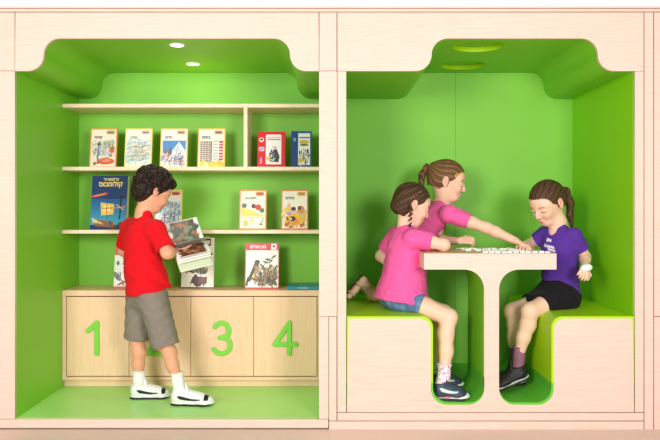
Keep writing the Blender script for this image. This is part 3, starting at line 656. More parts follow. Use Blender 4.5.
# ================================================================ PEOPLE
UP = np.array([0, 0, 1.])
def rgb(*c): return lin(c)
def mixc(base, cols):
    """cols: list of (weights, colour)"""
    out = base.copy()
    for w, c in cols:
        w = np.clip(w, 0, 1)[:, None]; out = out*(1-w)+np.asarray(c)*w
    return out
def sm(e0, e1, x): t = np.clip((x-e0)/(e1-e0), 0, 1); return t*t*(3-2*t)
class Head:
    def __init__(s, c, fwd, up=(0, 0, 1), k=1.0, closed=False):
        s.closed = closed
        s.c = np.asarray(c, float); s.f = nrm(fwd); up = np.asarray(up, float); s.r = nrm(np.cross(s.f, up)); s.u = np.cross(s.r, s.f); s.k = k
        s.ax = np.array([s.f, s.r, s.u])
    def p(s, f, r, u): return s.c+s.k*(s.f*f+s.r*r+s.u*u)
    def loc(s, V): q = (V-s.c)/s.k; return q@s.f, q@s.r, q@s.u
    def E(s, c, rad, k=.012, sub=False, rot=None): return ell(s.p(*c), np.array(rad)*s.k, s.ax if rot is None else rot@s.ax, k*s.k, sub)
    def C(s, a, b, ra, rb, k=.01, **kw): return cone(s.p(*a), s.p(*b), ra*s.k, rb*s.k, k*s.k, **kw)
    def prims(s):
        L = [s.E((-.010, 0, .024), (.089, .070, .078)), s.E((.026, 0, .02), (.057, .061, .06), .02),
             s.E((.026, 0, -.045), (.052, .047, .056), .03), s.E((.052, 0, -.082), (.020, .024, .018), .025),
             s.C((-.020, 0, -.02), (-.012, 0, -.045), .05, .044, .03)]
        for q in (-1, 1):
            L += [s.E((.058, q*.030, -.032), (.020, .018, .021), .020),           # cheek
                  s.C((.066, q*.012, .012), (.058, q*.045, .012), .009, .007, .014),  # brow
                  s.E((.083, q*.031, -.008), (.014, .016, .010), .012, True),         # socket
                  s.E((.067, q*.030, -.009), (.0135, .0150, .0105), .004) if s.closed else s.E((.0655, q*.030, -.0045), (.0138, .0150, .0085), .003)]            # lids
        L += [s.C((.078, 0, .002), (.094, 0, -.032), .006, .0085, .010), s.E((.088, 0, -.037), (.009, .0125, .007), .006),
              s.E((.077, 0, -.060), (.010, .018, .0052), .004), s.E((.075, 0, -.069), (.010, .015, .0055), .004), s.E((.085, 0, -.0645), (.006, .02, .0018), .003, True)]
        for q in (-1, 1):
            a = math.radians(12*q); R_ = np.array([[math.cos(a), math.sin(a), 0], [-math.sin(a), math.cos(a), 0], [0, 0, 1]])
            L += [s.E((-.012, q*.073, -.008), (.016, .007, .026), .006), s.E((-.010, q*.080, -.004), (.008, .005, .014), .004, True), s.E((-.008, q*.073, -.030), (.007, .005, .008), .006)]
        return L
    def tint(s, V, C):
        f, r, u = s.loc(V); near = (np.abs(f) < .2) & (np.abs(r) < .12) & (np.abs(u) < .14)
        lips = np.exp(-((r/.017)**2+((u+.0645)/.0085)**2)**2)*(f > .055)
        ch = sum(np.exp(-(((r-q*.038)/.02)**2+((u+.035)/.02)**2))*(f > .02) for q in (-1, 1))
        no = np.exp(-((r/.012)**2+((u+.035)/.012)**2))*(f > .07)
        br = sum(np.exp(-(((np.abs(r)-.031)/.017)**4+((u-.014+((np.abs(r)-.031)/.03)**2*.008)/.0042)**2))*(f > .03) for q in (1,))
        ey = np.exp(-(((np.abs(r)-.031)/.017)**4+((u+.012+((np.abs(r)-.031)/.017)**2*.003)/.0032)**2))*(f > .045)
        ear = np.exp(-(((f+.012)/.02)**2+((u+.008)/.03)**2))*(np.abs(r) > .066)*.5
        return mixc(C, [(ch*.38*near, rgb(238, 150, 130)), (no*.25*near, rgb(238, 150, 130)), (ear*near, rgb(225, 130, 110)), (lips*.8*near, rgb(205, 95, 95)), (br*.7*near, rgb(120, 80, 50)), (ey*.85*near, rgb(60, 38, 28))])
    def hairtint(s, V, pole, base, dark, light, seed=1, n=34):
        """strand streaks running from the face to a gathering point"""
        f, r, u = s.loc(V); q = np.stack([f, r, u], 1)-np.array(pole); ctr = np.array([.02, 0, .02])-np.array(pole); ctr = ctr/np.linalg.norm(ctr)
        e1 = nrm(np.cross(ctr, [0, 1, .01])); e2 = np.cross(ctr, e1); a = np.arctan2(q@e1, q@e2)
        g = np.random.default_rng(seed); v = sum(np.sin(a*n*(.5+.5*i)+g.random()*6.28+3*np.sin(f*30+i))*(.6-.1*i) for i in range(4))
        return mixc(np.tile(base, (len(V), 1)), [(np.clip(v, 0, 1)*.6, light), (np.clip(-v, 0, 1)*.6, dark)])
SKIN = rgb(252, 204, 176)
def eyes(h, parent, iris=(90, 62, 40), down=.35):
    for q in (-1, 1):
        c = h.p(.0655, q*.030, -.0105); r = .0125*h.k; V, Fq = [], []; n, m = 20, 14
        for j in range(m+1):
            for i in range(n):
                t, ph = math.pi*j/m, math.tau*i/n; V.append((math.cos(t), math.sin(t)*math.cos(ph), math.sin(t)*math.sin(ph)))
        for j in range(m):
            for i in range(n): Fq.append((j*n+i, j*n+(i+1) % n, (j+1)*n+(i+1) % n, (j+1)*n+i))
        V = np.array(V); C = np.tile(rgb(240, 236, 232), (len(V), 1)); gz = nrm([1, 0, -down]); d = V@gz
        C[d > .80] = rgb(*iris); C[d > .93] = rgb(15, 12, 12)
        Wd = c+r*(V[:, :1]*h.f+V[:, 1:2]*h.r+V[:, 2:]*h.u)
        o = wlink('eye', npmesh(Wd, np.array(Fq), C), M_eye, parent)
def limb(pts, rads, k=.02, **kw):
    return [cone(a, b, ra, rb, k, **kw) for a, b, ra, rb in zip(pts[:-1], pts[1:], rads[:-1], rads[1:])]
def hand(w, d, nrm_, side, curl=.35, spread=.10, sc=1.0, thumb=.7):
    """w wrist, d direction of the palm, nrm_ palm's back-of-hand normal, side = thumb side (+1/-1 along d x n)"""
    d = nrm(d); n = np.asarray(nrm_, float); n = nrm(n-d*(n@d)); s = np.cross(d, n)*side; L = []; w = np.asarray(w, float)
    pl = .056*sc
    for q in (-.019, -.0065, .0065, .019):
        L.append(cone(w+s*q*.55*sc+d*.004, w+d*pl+s*q*sc, .0105*sc, .0085*sc, .009))
    lens = [.046, .053, .049, .038]
    for i, q in enumerate((.0205, .007, -.0065, -.0195)):
        p = w+d*pl+s*q*sc; dd = nrm(d+s*spread*(1.5-i)); a = curl*.6
        for j, fr in enumerate((.45, .32, .23)):
            dv = dd*math.cos(a)-n*math.sin(a); e_ = p+dv*lens[i]*fr*sc; r0 = .0068-.0006*j
            L.append(cone(p, e_, r0*sc, (r0-.0005)*sc, .0025)); p = e_; a += curl
    p = w+d*.014*sc+s*.016*sc; e_ = p+nrm(d*.75+s*.8-n*.3)*.028*sc; L.append(cone(p, e_, .0105*sc, .0082*sc, .008))
    e2 = e_+nrm(d*(.9)+s*(.5-.7*curl)-n*thumb*.6)*.024*sc; L.append(cone(e_, e2, .0078*sc, .0068*sc, .003)); e3 = e2+nrm(d*.95-n*thumb*.5)*.016*sc; L.append(cone(e2, e3, .0068*sc, .0056*sc, .002))
    pts = np.array([b for p_ in L for b in (p_['a'], p_['b'])]); return L, (pts.min(0)-.016, pts.max(0)+.016)
def leg(hip, knee, ankle, foot=None, s=1.0, th=.062, kn=.042, cf=.041, an=.026):
    hip, knee, ankle = map(np.asarray, (hip, knee, ankle)); sh = ankle-knee
    back = nrm(np.cross(np.cross(sh, hip-knee), sh)) if np.linalg.norm(np.cross(sh, hip-knee)) > 1e-3 else np.zeros(3)
    L = limb([hip, hip*.5+knee*.5, knee], [th*s, th*.83*s, kn*s]); m = knee+sh*.30+back*.010*s
    L += limb([knee, m, knee*.4+ankle*.6, ankle], [kn*.97*s, cf*s, cf*.86*s, an*s])
    return L
def arm(sh, el, wr, s=1.0, r=(.037, .031, .029, .027, .0195)):
    sh, el, wr = map(np.asarray, (sh, el, wr))
    return limb([sh, sh*.4+el*.6, el], [r[0]*s, r[1]*s, r[2]*s])+limb([el, el*.7+wr*.3, wr], [r[2]*s, r[3]*1.03*s, r[4]*s])
def tube(pts, rads, k=.02, capend=False, **kw):
    L = limb(pts, rads, k, **kw)
    if capend: L[-1]['capb'] = True
    return L
def sleeve(sh, el, frac, r0, r1, k=.02):
    e_ = sh+(el-sh)*frac; d = nrm(el-sh)
    return [cone(sh, e_, r0, r1, k, capb=True)], [cone(sh+(el-sh)*frac*.55, e_+d*.03, r1*.7, r1*.9, .002, sub=True)]
def person_root(loc, label): return empty('person', loc, label, 'person', 'children in the reading booth')
def cloth_post(seed, amp, freq, lo=None): return lambda D, Q: D+amp*wav(Q, seed, freq)+amp*.5*wav(Q, seed+9, freq*2.1)
def fabric(c, seed=0, amt=.05):
    g = np.random.default_rng(seed)
    def f(V): n = wav([V[:, 0], V[:, 1], V[:, 2]], seed, 90); return np.tile(c, (len(V), 1))*(1+amt*n)[:, None]
    return f
def shoe(root, heel, toe, name, upper, sole, accents, sock=None, sockcol=None, ankle=None, k=1.0, up=UP, fine=.002, st=1.0):
    hgt = st
    """heel/toe: points on the sole plane"""
    heel, toe = np.asarray(heel, float), np.asarray(toe, float); d = nrm(toe-heel); Ln = np.linalg.norm(toe-heel); u = nrm(up-d*(up@d)); s = np.cross(d, u)
    def q(x, y, z): return heel+d*x*Ln+s*y+u*z
    ax = np.array([d, s, u])
    L = [ell(q(.16, 0, .030*k), (.17*Ln, .030*k, .030*k), ax, .01), ell(q(.72, .002, .020*k), (.28*Ln, .035*k, .021*k), ax, .01), cone(q(.2, 0, .03*k), q(.7, 0, .02*k), .031*k, .027*k, .02, flat=(u, 1.0)),
         cone(q(.17, 0, .035*k), q(.18, 0, .060*k), .030*k, .029*k, .012, capb=True), cone(q(.30, 0, .045*k), q(.62, 0, .028*k), .024*k, .022*k, .02), cone(q(.42, 0, .050*k), q(.34, 0, .082*k), .016*k, .013*k, .008, flat=(d, .45)),
         cone(q(.19, 0, .05*k), q(.19, 0, .085*k), .021*k, .024*k, .003, sub=True)]
    def post(D, Q): h = sum((Q[i]-heel[i])*u[i] for i in range(3)); return np.maximum(D, .012*k-h)
    def col(V):
        w = V-heel; x = w@d/Ln; y = w@s; z = (w@u)/k; C = np.tile(upper, (len(V), 1))
        # curved swoosh on both sides
        t = np.clip((x-.16)/.56, 0, 1); zc_ = .040-.012*t-.006*np.sin(t*3.1)+.010*(hgt-1); hw_ = .0068*np.clip(1.15-t, 0, 1)**.8*np.clip(t*8, 0, 1)+.0006
        sw = (np.abs(z-zc_) < hw_) & (x > .16) & (x < .72) & (np.abs(y) > .012)
        if accents.get('toe') is not None: C[(x > .86)] = accents['toe']
        if accents.get('heel') is not None: C[(x < .12) & (z > .03)] = accents['heel']
        if accents.get('mesh') is not None: C[(x > .6) & (x < .86) & (np.abs(y) < .02)] = accents['mesh']
        C[sw] = accents['swoosh']
        if accents.get('patch') is not None: C[(x > .80) & (x < .90) & (z > .024) & (y*s[1] < .0)] = accents['patch']
        return C
    o = wlink('shoe', sculpt(L, fine, color=col, post=post), M_shoe, root)
    # sole
    Ls = [cone(q(.13, 0, 0), q(.2, 0, 0), .029*k, .030*k, .01), cone(q(.2, 0, 0), q(.5, 0, 0), .030*k, .029*k, .01), cone(q(.5, 0, 0), q(.80, .002, 0), .029*k, .034*k, .02), cone(q(.8, .002, 0), q(.9, 0, 0), .034*k, .026*k, .01)]
    def posts(D, Q):
        h = sum((Q[i]-heel[i])*u[i] for i in range(3)); x = sum((Q[i]-heel[i])*d[i] for i in range(3))/Ln
        hi = (.015+.006*np.clip((x-.85)/.15, 0, 1)+.007*np.clip((.3-x)/.3, 0, 1))*k*hgt
        lo_ = .010*np.clip((x-.8)/.2, 0, 1)**2*k
        return np.maximum(np.maximum(D, lo_-h), h-hi)
    def cols(V):
        z = (V-heel)@u/k; C = np.tile(sole[0], (len(V), 1)); C[z < .0085] = sole[1]; x = (V-heel)@d/Ln
        if len(sole) > 2: C[(z > .010) & (z < .019) & (((x > .1) & (x < .5)))] = sole[2]
        return C
    so = wlink('sole', sculpt(Ls, fine, color=cols, post=posts), M_shoe, o)
    # laces
    La = []
    for i in range(4):
        x = .40+.075*i; z = .066-.008*i; La.append(cone(q(x, -.016, z*k-.004), q(x+.03, .016, z*k-.004), .0030, .0030, .001)); La.append(cone(q(x, .016, z*k-.004), q(x+.03, -.016, z*k-.004), .0030, .0030, .001))
    for y_ in (-1, 1): La.append(cone(q(.38, 0, .064*k), q(.36, y_*.02, .055*k), .002, .002, .001))
    wlink('laces', sculpt(La, .0014, color=accents['lace']), M_shoe, o)
    if sock is not None:
        a, b, ra, rb = sock; sk = wlink('sock', sculpt([cone(q(.2, 0, .045*k), a, .0245*k, ra+.001, .01), cone(a, b, ra, rb, .01, capb=True), cone(b-(b-a)*.12, b, rb+.003, rb+.003, .002, capb=True, capa=True)], .002, color=sockcol, post=cloth_post(3, .0008, 260)), M_cloth, root)
    return o
WHITE = rgb(245, 243, 240)
def T(p, d): return np.asarray(p)+np.asarray(d)
# ---------------------------------------------------------------- the boy
def boy():
    th = math.radians(35); Fw = np.array([math.cos(th), math.sin(th), 0]); Rt = np.array([math.sin(th), -math.cos(th), 0])
    root = person_root((*P(150, 398, .33)[:2], ZF), 'boy in a red T-shirt and grey shorts standing and reading an open book')
    pel = P(147, 290, .33); waist = P(144, 268, .33); ch = P(142, 238, .325); nb = P(144, 212.5, .325)
    hd = Head(P(154, 191, .34), (Fw[0], Fw[1], -.52), (0, 0, 1), 1.01)
    shR = P(156, 229, .235); shL = P(131, 227, .42)
    elR = P(167, 253, .20); wrR = P(176, 251, .285); elL = P(124, 251, .50); wrL = P(160, 245, .50)
    hpR, hpL = P(153, 296, .285), P(141, 294, .375)
    knR, anR = P(164, 341, .262), P(178, 381, .262); knL, anL = P(137, 340, .385), P(139, 379, .385)
    B = hd.prims()
    B += [cone(nb, hd.p(-.018, 0, -.045), .035, .037, .025), cone(ch, nb, .07, .036, .05), cone(T(shR, -Rt*.02), T(shL, Rt*.02), .036, .036, .03),
          cone(waist, ch, .088, .10, .04, flat=(Fw, .72)), cone(pel, waist, .10, .088, .04, flat=(Fw, .78))]
    B += arm(shR, elR, wrR)+arm(shL, elL, wrL)
    hR, bR = hand(wrR, P(190, 251, .345)-wrR, (0, -.3, -1), -1, .3)
    hL, bL = hand(wrL, P(170, 242, .44)-wrL, (0, .3, -1), 1, .4)
    B += hR+hL+leg(hpR, knR, anR, s=.92)+leg(hpL, knL, anL, s=.92)
    B += [cone(anR, T(anR, (.004, 0, -.025)), .027, .028, .01), cone(anL, T(anL, (.004, 0, -.025)), .027, .028, .01)]
    hb = (hd.p(0, 0, 0)-.125, hd.p(0, 0, 0)+.125)
    body = wlink('body', sculpt(B, .0036, color=lambda V: hd.tint(V, np.tile(rgb(232, 170, 134), (len(V), 1))), blocks=[hb, bR, bL], bvox=.0022), M_skin, root)
    eyes(hd, root)
    # hair: cap with many curls
    H = [hd.E((-.020, 0, .036), (.098, .083, .084), .01), hd.E((-.05, 0, -.020), (.060, .062, .070), .02), hd.E((.045, 0, .075), (.052, .06, .035), .02), hd.E((.0, 0, -.005), (.02, .079, .03), .01)]
    H.append(hd.E((.115, 0, -.045), (.095, .12, .092), .008, True)); H.append(hd.E((-.004, .1, -.045), (.03, .04, .035), .006, True)); H.append(hd.E((-.004, -.1, -.045), (.03, .04, .035), .006, True))
    H.append(hd.E((-.03, 0, -.155), (.1, .1, .055), .01, True))
    g = np.random.default_rng(5); n = 0
    while n < 330:
        v = g.normal(size=3); v /= np.linalg.norm(v); p = np.array([-.020, 0, .036])+v*np.array([.099, .084, .086])
        if v[2] < -.1 and not v[0] < -.2: continue
        if v[0] > .55 and v[2] < .35: continue
        if v[2] < -.85: continue
        tq = nrm(np.cross(v, g.normal(size=3))); r = g.uniform(.005, .0085); c1 = p+tq*.010; c2 = p-tq*.010+v*.004
        H.append(hd.C(c1, p+v*.006, r*.7, r, .004)); H.append(hd.C(p+v*.006, c2, r, r*.7, .004)); n += 1
    n = 0
    while n < 110:
        v = g.normal(size=3); v /= np.linalg.norm(v)
        if v[0] > -.15: continue
        p = np.array([-.05, 0, -.020])+v*np.array([.060, .062, .066])
        if p[2] < -.092: continue
        H.append(hd.E(p, (.009, .009, .009), .004)); n += 1
    def hc(V):
        v = wav([V[:, 0], V[:, 1], V[:, 2]], 3, 330); w = wav([V[:, 0], V[:, 1], V[:, 2]], 8, 120); return mixc(np.tile(rgb(38, 27, 23), (len(V), 1)), [(np.clip(v, 0, 1)*1.2, rgb(76, 54, 42)), (np.clip(-v-w*.3, 0, 1), rgb(18, 13, 12))])
    wlink('hair', sculpt(H, .0024, color=hc), M_hair, root)
    # shirt
    red = rgb(226, 24, 34); hem = P(149, 291.5, .33)
    St = [cone(T(shR, -Rt*.015), T(shL, Rt*.015), .050, .050, .03, flat=(UP, .9)), cone(T(nb, (0, 0, -.012)), T(ch, (0, 0, .03)), .050, .078, .03, flat=(Fw, .8)), cone(ch, P(143.5, 265, .33), .109, .107, .03, flat=(Fw, .80)), cone(P(143.5, 265, .33), hem, .110, .126, .03, flat=(Fw, .92), capb=True)]
    a, b = sleeve(shR, elR, .80, .050, .049); c, d = sleeve(shL, elL, .78, .050, .048)
    St += a+c+b+d+[cone(hem+UP*.01, hem-UP*.04, .113, .121, .003, flat=(Fw, .90), sub=True), cone(nb-UP*.01, T(nb, (.02, .012, .05)), .038, .046, .004, sub=True)]
    def ps(D, Q):
        dz = np.clip((Q[2]-hem[2])/.15, 0, 1)
        return D-.002+(.0065*wav(Q, 21, 44)+.0055*wav(Q, 5, 80))*(.2+.8*dz)+.0030*np.sin((Q[2]*1.0+Q[0]*.6)*70+3*np.sin(Q[1]*20))*(1-dz*.6)
    wlink('t_shirt', sculpt(St, .0032, color=fabric(red, 2, .04), post=ps), M_cloth, root)
    # shorts
    hmR, hmL = P(166, 346, .262), P(137, 339, .385); dR = nrm(hmR-hpR)
    So = [cone(P(147, 287, .33), pel-UP*.02, .098, .104, .03, flat=(Fw, .84)), cone(T(hpR, (0, 0, -.01)), hmR, .080, .070, .035, capb=True), cone(T(hpL, (0, 0, -.01)), hmL, .080, .068, .035, capb=True),
          cone(hmR-dR*.03, hmR+dR*.03, .060, .066, .002, sub=True), cone(T(hmL, (0, 0, .03)), T(hmL, (0, 0, -.03)), .058, .064, .002, sub=True)]
    def pso(D, Q): return D+.0022*wav(Q, 31, 52)+.0016*np.sin(Q[2]*95+4*np.sin(Q[0]*26)+3*np.sin(Q[1]*21))
    wlink('shorts', sculpt(So, .0032, color=fabric(rgb(138, 128, 116), 4, .05), post=pso), M_cloth, root)
    blk = rgb(24, 24, 28); acc = dict(swoosh=blk, lace=rgb(165, 170, 165), toe=None, patch=blk)
    zf = ZF+.001
    hr, tr_ = P(172, 400, .262), P(213.5, 401, .25); hr[2] = tr_[2] = zf
    hl, tl = P(131.5, 397, .385), P(170, 397, .40); hl[2] = tl[2] = zf
    acc2 = dict(acc); acc2['toe'] = None
    shoe(root, hr, tr_, 'shoe', rgb(240, 240, 236), [rgb(236, 236, 236), blk], acc, sock=(T(anR, (0, 0, -.005)), T(anR, (-.006, 0, .045)), .030, .034), sockcol=WHITE, k=1.25)
    shoe(root, hl, tl, 'shoe', rgb(240, 240, 236), [rgb(236, 236, 236), blk], acc, sock=(T(anL, (0, 0, -.005)), T(anL, (0, 0, .045)), .030, .034), sockcol=WHITE, k=1.22)
boy()
# ---------------------------------------------------------------- hair for the girls
def girlhair(h, pole, front=(.080, .052), ear=(.002, .0), thick=0.0, parts=(), nape=-.060):
    H = [h.E((-.011, 0, .026), (.0945+thick, .0755+thick, .0835+thick), .01), h.E((-.045, 0, -.005), (.052, .066, .058), .02)]
    H += [h.C((-.05, 0, 0), pole, .05, .02, .04)]
    H += list(parts)
    n_ = nrm(np.array([abs(ear[1]-front[1]), 0, -(front[0]-ear[0])]))
    def post(D, Q):
        f, r, u = [sum((Q[i]-h.c[i])*a[i] for i in range(3))/h.k for a in (h.f, h.r, h.u)]
        a = (f-front[0])*n_[0]+(u-front[1])*n_[2]+.012*np.cos(r*24)-.006
        cut = np.minimum(a, f-ear[0]+.004*np.sin(u*60)); D = np.maximum(D, cut*h.k)
        under = np.minimum(-.062-u, .02+f+.03); D = np.maximum(D, np.where(f > -.09, (nape-u-.25*f), -1)*h.k)
        an = np.arctan2(r, u-.0); return D+.0006*np.sin(an*46+8*np.sin(f*18))*h.k
    return H, post
def strands(pts, rads, n, seed, spread):
    """a bunch of hair built as several wavy locks"""
    g = np.random.default_rng(seed); L = limb(pts, [r*.8 for r in rads], .012)
    for i in range(n):
        o = g.normal(size=3); o /= np.linalg.norm(o); ph = g.random()*6
        q = [np.asarray(p)+o*rads[j]*spread*(.75+.25*math.sin(ph+j*1.3)) for j, p in enumerate(pts)]
        L += limb(q, [max(.003, r*.28) for r in rads], .004)
    return L
def streak(base, dark, light, freq=500):
    def f(V):
        v = np.sin(V[:, 0]*freq*.5+V[:, 1]*freq*.7+4*np.sin(V[:, 2]*40)); return mixc(np.tile(base, (len(V), 1)), [(np.clip(v, 0, 1)*.6, light), (np.clip(-v, 0, 1)*.6, dark)])
    return f
BR = (rgb(80, 54, 38), rgb(54, 36, 26), rgb(118, 84, 58))
# ---------------------------------------------------------------- girl on the left bench, front
def girl1():
    th = math.radians(22); Fw = np.array([math.cos(th), math.sin(th), 0]); Rt = np.array([math.sin(th), -math.cos(th), 0]); bz = zs_
    root = person_root((*P(396, 300, .26)[:2], bz), 'girl in a pink T-shirt and denim shorts with a short braid, seated at the table')
    pel = P(401, 293, .26); waist = P(402, 268, .27); ch = P(406, 248, .27); nb = P(406, 225.5, .27)
    hd = Head(P(412.5, 204, .27), (.95, .20, -.36), (0, 0, 1), 1.03)
    shR = P(413, 238, .175); shL = P(397, 235, .37); elR = P(444, 249, .13); wrR = P(438, 246.5, .31); elL = P(381, 256, .43); wrL = P(404, 272, .36)
    elR[2] = TT+.033; wrR[2] = TT+.024
    hpR, hpL = P(402, 299, .20), P(396, 297, .32); knR, knL = P(449, 317, .135), P(444, 313, .27); anR, anL = P(444, 374, .085), P(437, 368, .25)
    B = hd.prims()+[cone(nb, hd.p(-.018, 0, -.045), .034, .037, .025), cone(ch, nb, .064, .034, .05), cone(T(shR, -Rt*.02), T(shL, Rt*.02), .034, .034, .03),
        cone(waist, ch, .082, .092, .04, flat=(Fw, .76)), cone(pel, waist, .098, .082, .04, flat=(Fw, .85))]
    B += arm(shR, elR, wrR)+arm(shL, elL, wrL)+leg(hpR, knR, anR, s=1.0)+leg(hpL, knL, anL, s=1.0)
    hR, bR = hand(wrR, (-.25, 1, -.02), (0, 0, 1), 1, .25); hL, bL = hand(wrL, (1, -.2, -.3), (0, 0, 1), 1, .4)
    B += hR+hL+[cone(anR, T(anR, (.004, 0, -.025)), .027, .028, .01), cone(anL, T(anL, (.004, 0, -.025)), .027, .028, .01)]
    hb = (hd.c-.125, hd.c+.125)
    wlink('body', sculpt(B, .0036, color=lambda V: hd.tint(V, np.tile(SKIN, (len(V), 1))), blocks=[hb, bR, bL], bvox=.0022), M_skin, root)
    eyes(hd, root)
    H, post = girlhair(hd, (-.085, 0, -.04), front=(.082, .055), ear=(.004, .0), parts=[hd.E((-.045, 0, -.035), (.05, .058, .06), .02)], nape=-.088)
    wlink('hair', sculpt(H, .0024, color=lambda V: hd.hairtint(V, (-.06, 0, -.05), BR[0]*.8, BR[1]*.8, BR[2]), post=post), M_hair, root)
    # braid behind the near ear
    Bd = []; n = 9
    for i in range(n):
        t = i/(n-1); c = hd.p(-.028+.030*t, .078-.006*t, -.025-.088*t); sgn = 1 if i % 2 else -1; r = .0105*(1-.45*t)
        Bd.append(ell(c+hd.f*sgn*.0045, (r*.75, r, r*1.15), hd.ax, .002))
    wlink('braid', sculpt(Bd, .0018, color=streak(*BR)), M_hair, root)
    tie = [cone(hd.p(.002, .072, -.112), hd.p(.003, .072, -.118), .0065, .0065, .001)]; wlink('hair_tie', sculpt(tie, .0015, color=rgb(60, 40, 90)), M_cloth, root)
    Cr = []
    for i in range(5):
        for j in range(3): Cr.append(hd.E((-.04+.012*j+.010*i, .0765-.004*i*.6-.002*j, .015+.012*i-.013*j), (.007, .005, .004), .002))
    wlink('crown_plait', sculpt(Cr, .0018, color=streak(BR[0]*1.5, BR[0], rgb(190, 160, 120))), M_hair, root)
    pink = rgb(250, 98, 166); hem = P(401, 300, .262)
    St = [cone(T(shR, -Rt*.012), T(shL, Rt*.012), .046, .046, .03, flat=(UP, .9)), cone(T(nb, (0, 0, -.012)), T(ch, (0, 0, .02)), .046, .076, .03, flat=(Fw, .85)), cone(ch, P(404.5, 272, .265), .106, .112, .04, flat=(Fw, .90)), cone(P(404.5, 272, .265), hem, .112, .150, .04, flat=(Fw, .95), capb=True)]
    a, b = sleeve(shR, elR, .60, .047, .044); c, d = sleeve(shL, elL, .7, .046, .044)
    St += a+c+b+d+[cone(nb-UP*.01, T(nb, (.015, .0, .05)), .036, .044, .004, sub=True)]
    def ps(D, Q): dz = np.clip((Q[2]-hem[2])/.12, 0, 1); return D-.002+(.0045*wav(Q, 22, 46)+.0034*wav(Q, 6, 92))*(.25+.75*dz)+.0022*np.sin(Q[2]*120+3*np.sin(Q[0]*24)+Q[1]*30)*(1-dz)
    wlink('t_shirt', sculpt(St, .0032, color=fabric(pink, 3, .03), post=ps), M_cloth, root)
    den = rgb(92, 122, 162)
    eR, eL = hpR+(knR-hpR)*.42, hpL+(knL-hpL)*.45
    So = [cone(P(397, 299, .21), P(392, 298, .32), .070, .070, .04, flat=(UP, .8)), cone(hpR-UP*.006, eR, .067, .065, .03, capb=True), cone(hpL-UP*.006, eL, .067, .065, .03, capb=True), cone(eR-nrm(knR-hpR)*.03, eR+nrm(knR-hpR)*.03, .056, .062, .002, sub=True)]
    def dc(V): n = wav([V[:, 0], V[:, 1], V[:, 2]], 9, 140); return mixc(np.tile(den, (len(V), 1)), [(np.clip(n, 0, 1)*.8, rgb(160, 182, 205)), (np.clip(-n, 0, 1)*.6, rgb(58, 84, 124))])
    def pz(D, Q): return np.maximum(D+.0022*wav(Q, 12, 75), (bz+.0015)-Q[2])
    wlink('shorts', sculpt(So, .003, color=dc, post=pz), M_cloth, root)
    gr = rgb(62, 72, 88); acc = dict(swoosh=rgb(205, 228, 220), lace=rgb(50, 55, 66), toe=rgb(52, 62, 78), heel=rgb(40, 46, 58))
    zf = zw+.001; a_, b_ = P(433.5, 398, .075), P(467, 398, .06); a_[2] = b_[2] = zf; a_[0] = X(433)+.014
    def dots(V): n = wav([V[:, 0], V[:, 1], V[:, 2]], 5, 480, 4); return mixc(np.tile(rgb(240, 232, 238), (len(V), 1)), [(sm(.25, .4, n), rgb(214, 120, 165))])
    shoe(root, a_, b_, 'shoe', gr, [rgb(238, 234, 228), rgb(40, 44, 52), rgb(214, 60, 92)], acc, sock=(T(anR, (0, 0, -.005)), T(anR, (.002, .001, .05)), .030, .034), sockcol=dots, k=1.3, st=1.5)
    a_, b_ = P(431, 390, .25), P(462, 390, .27); a_[2] = b_[2] = zf+.012; a_[0] = X(433)+.012
    shoe(root, a_, b_, 'shoe', gr, [rgb(238, 234, 228), rgb(40, 44, 52), rgb(214, 60, 92)], acc, sock=(T(anL, (0, 0, -.01)), T(anL, (0, 0, .045)), .030, .033), sockcol=dots, k=1.25, st=1.5)
girl1()
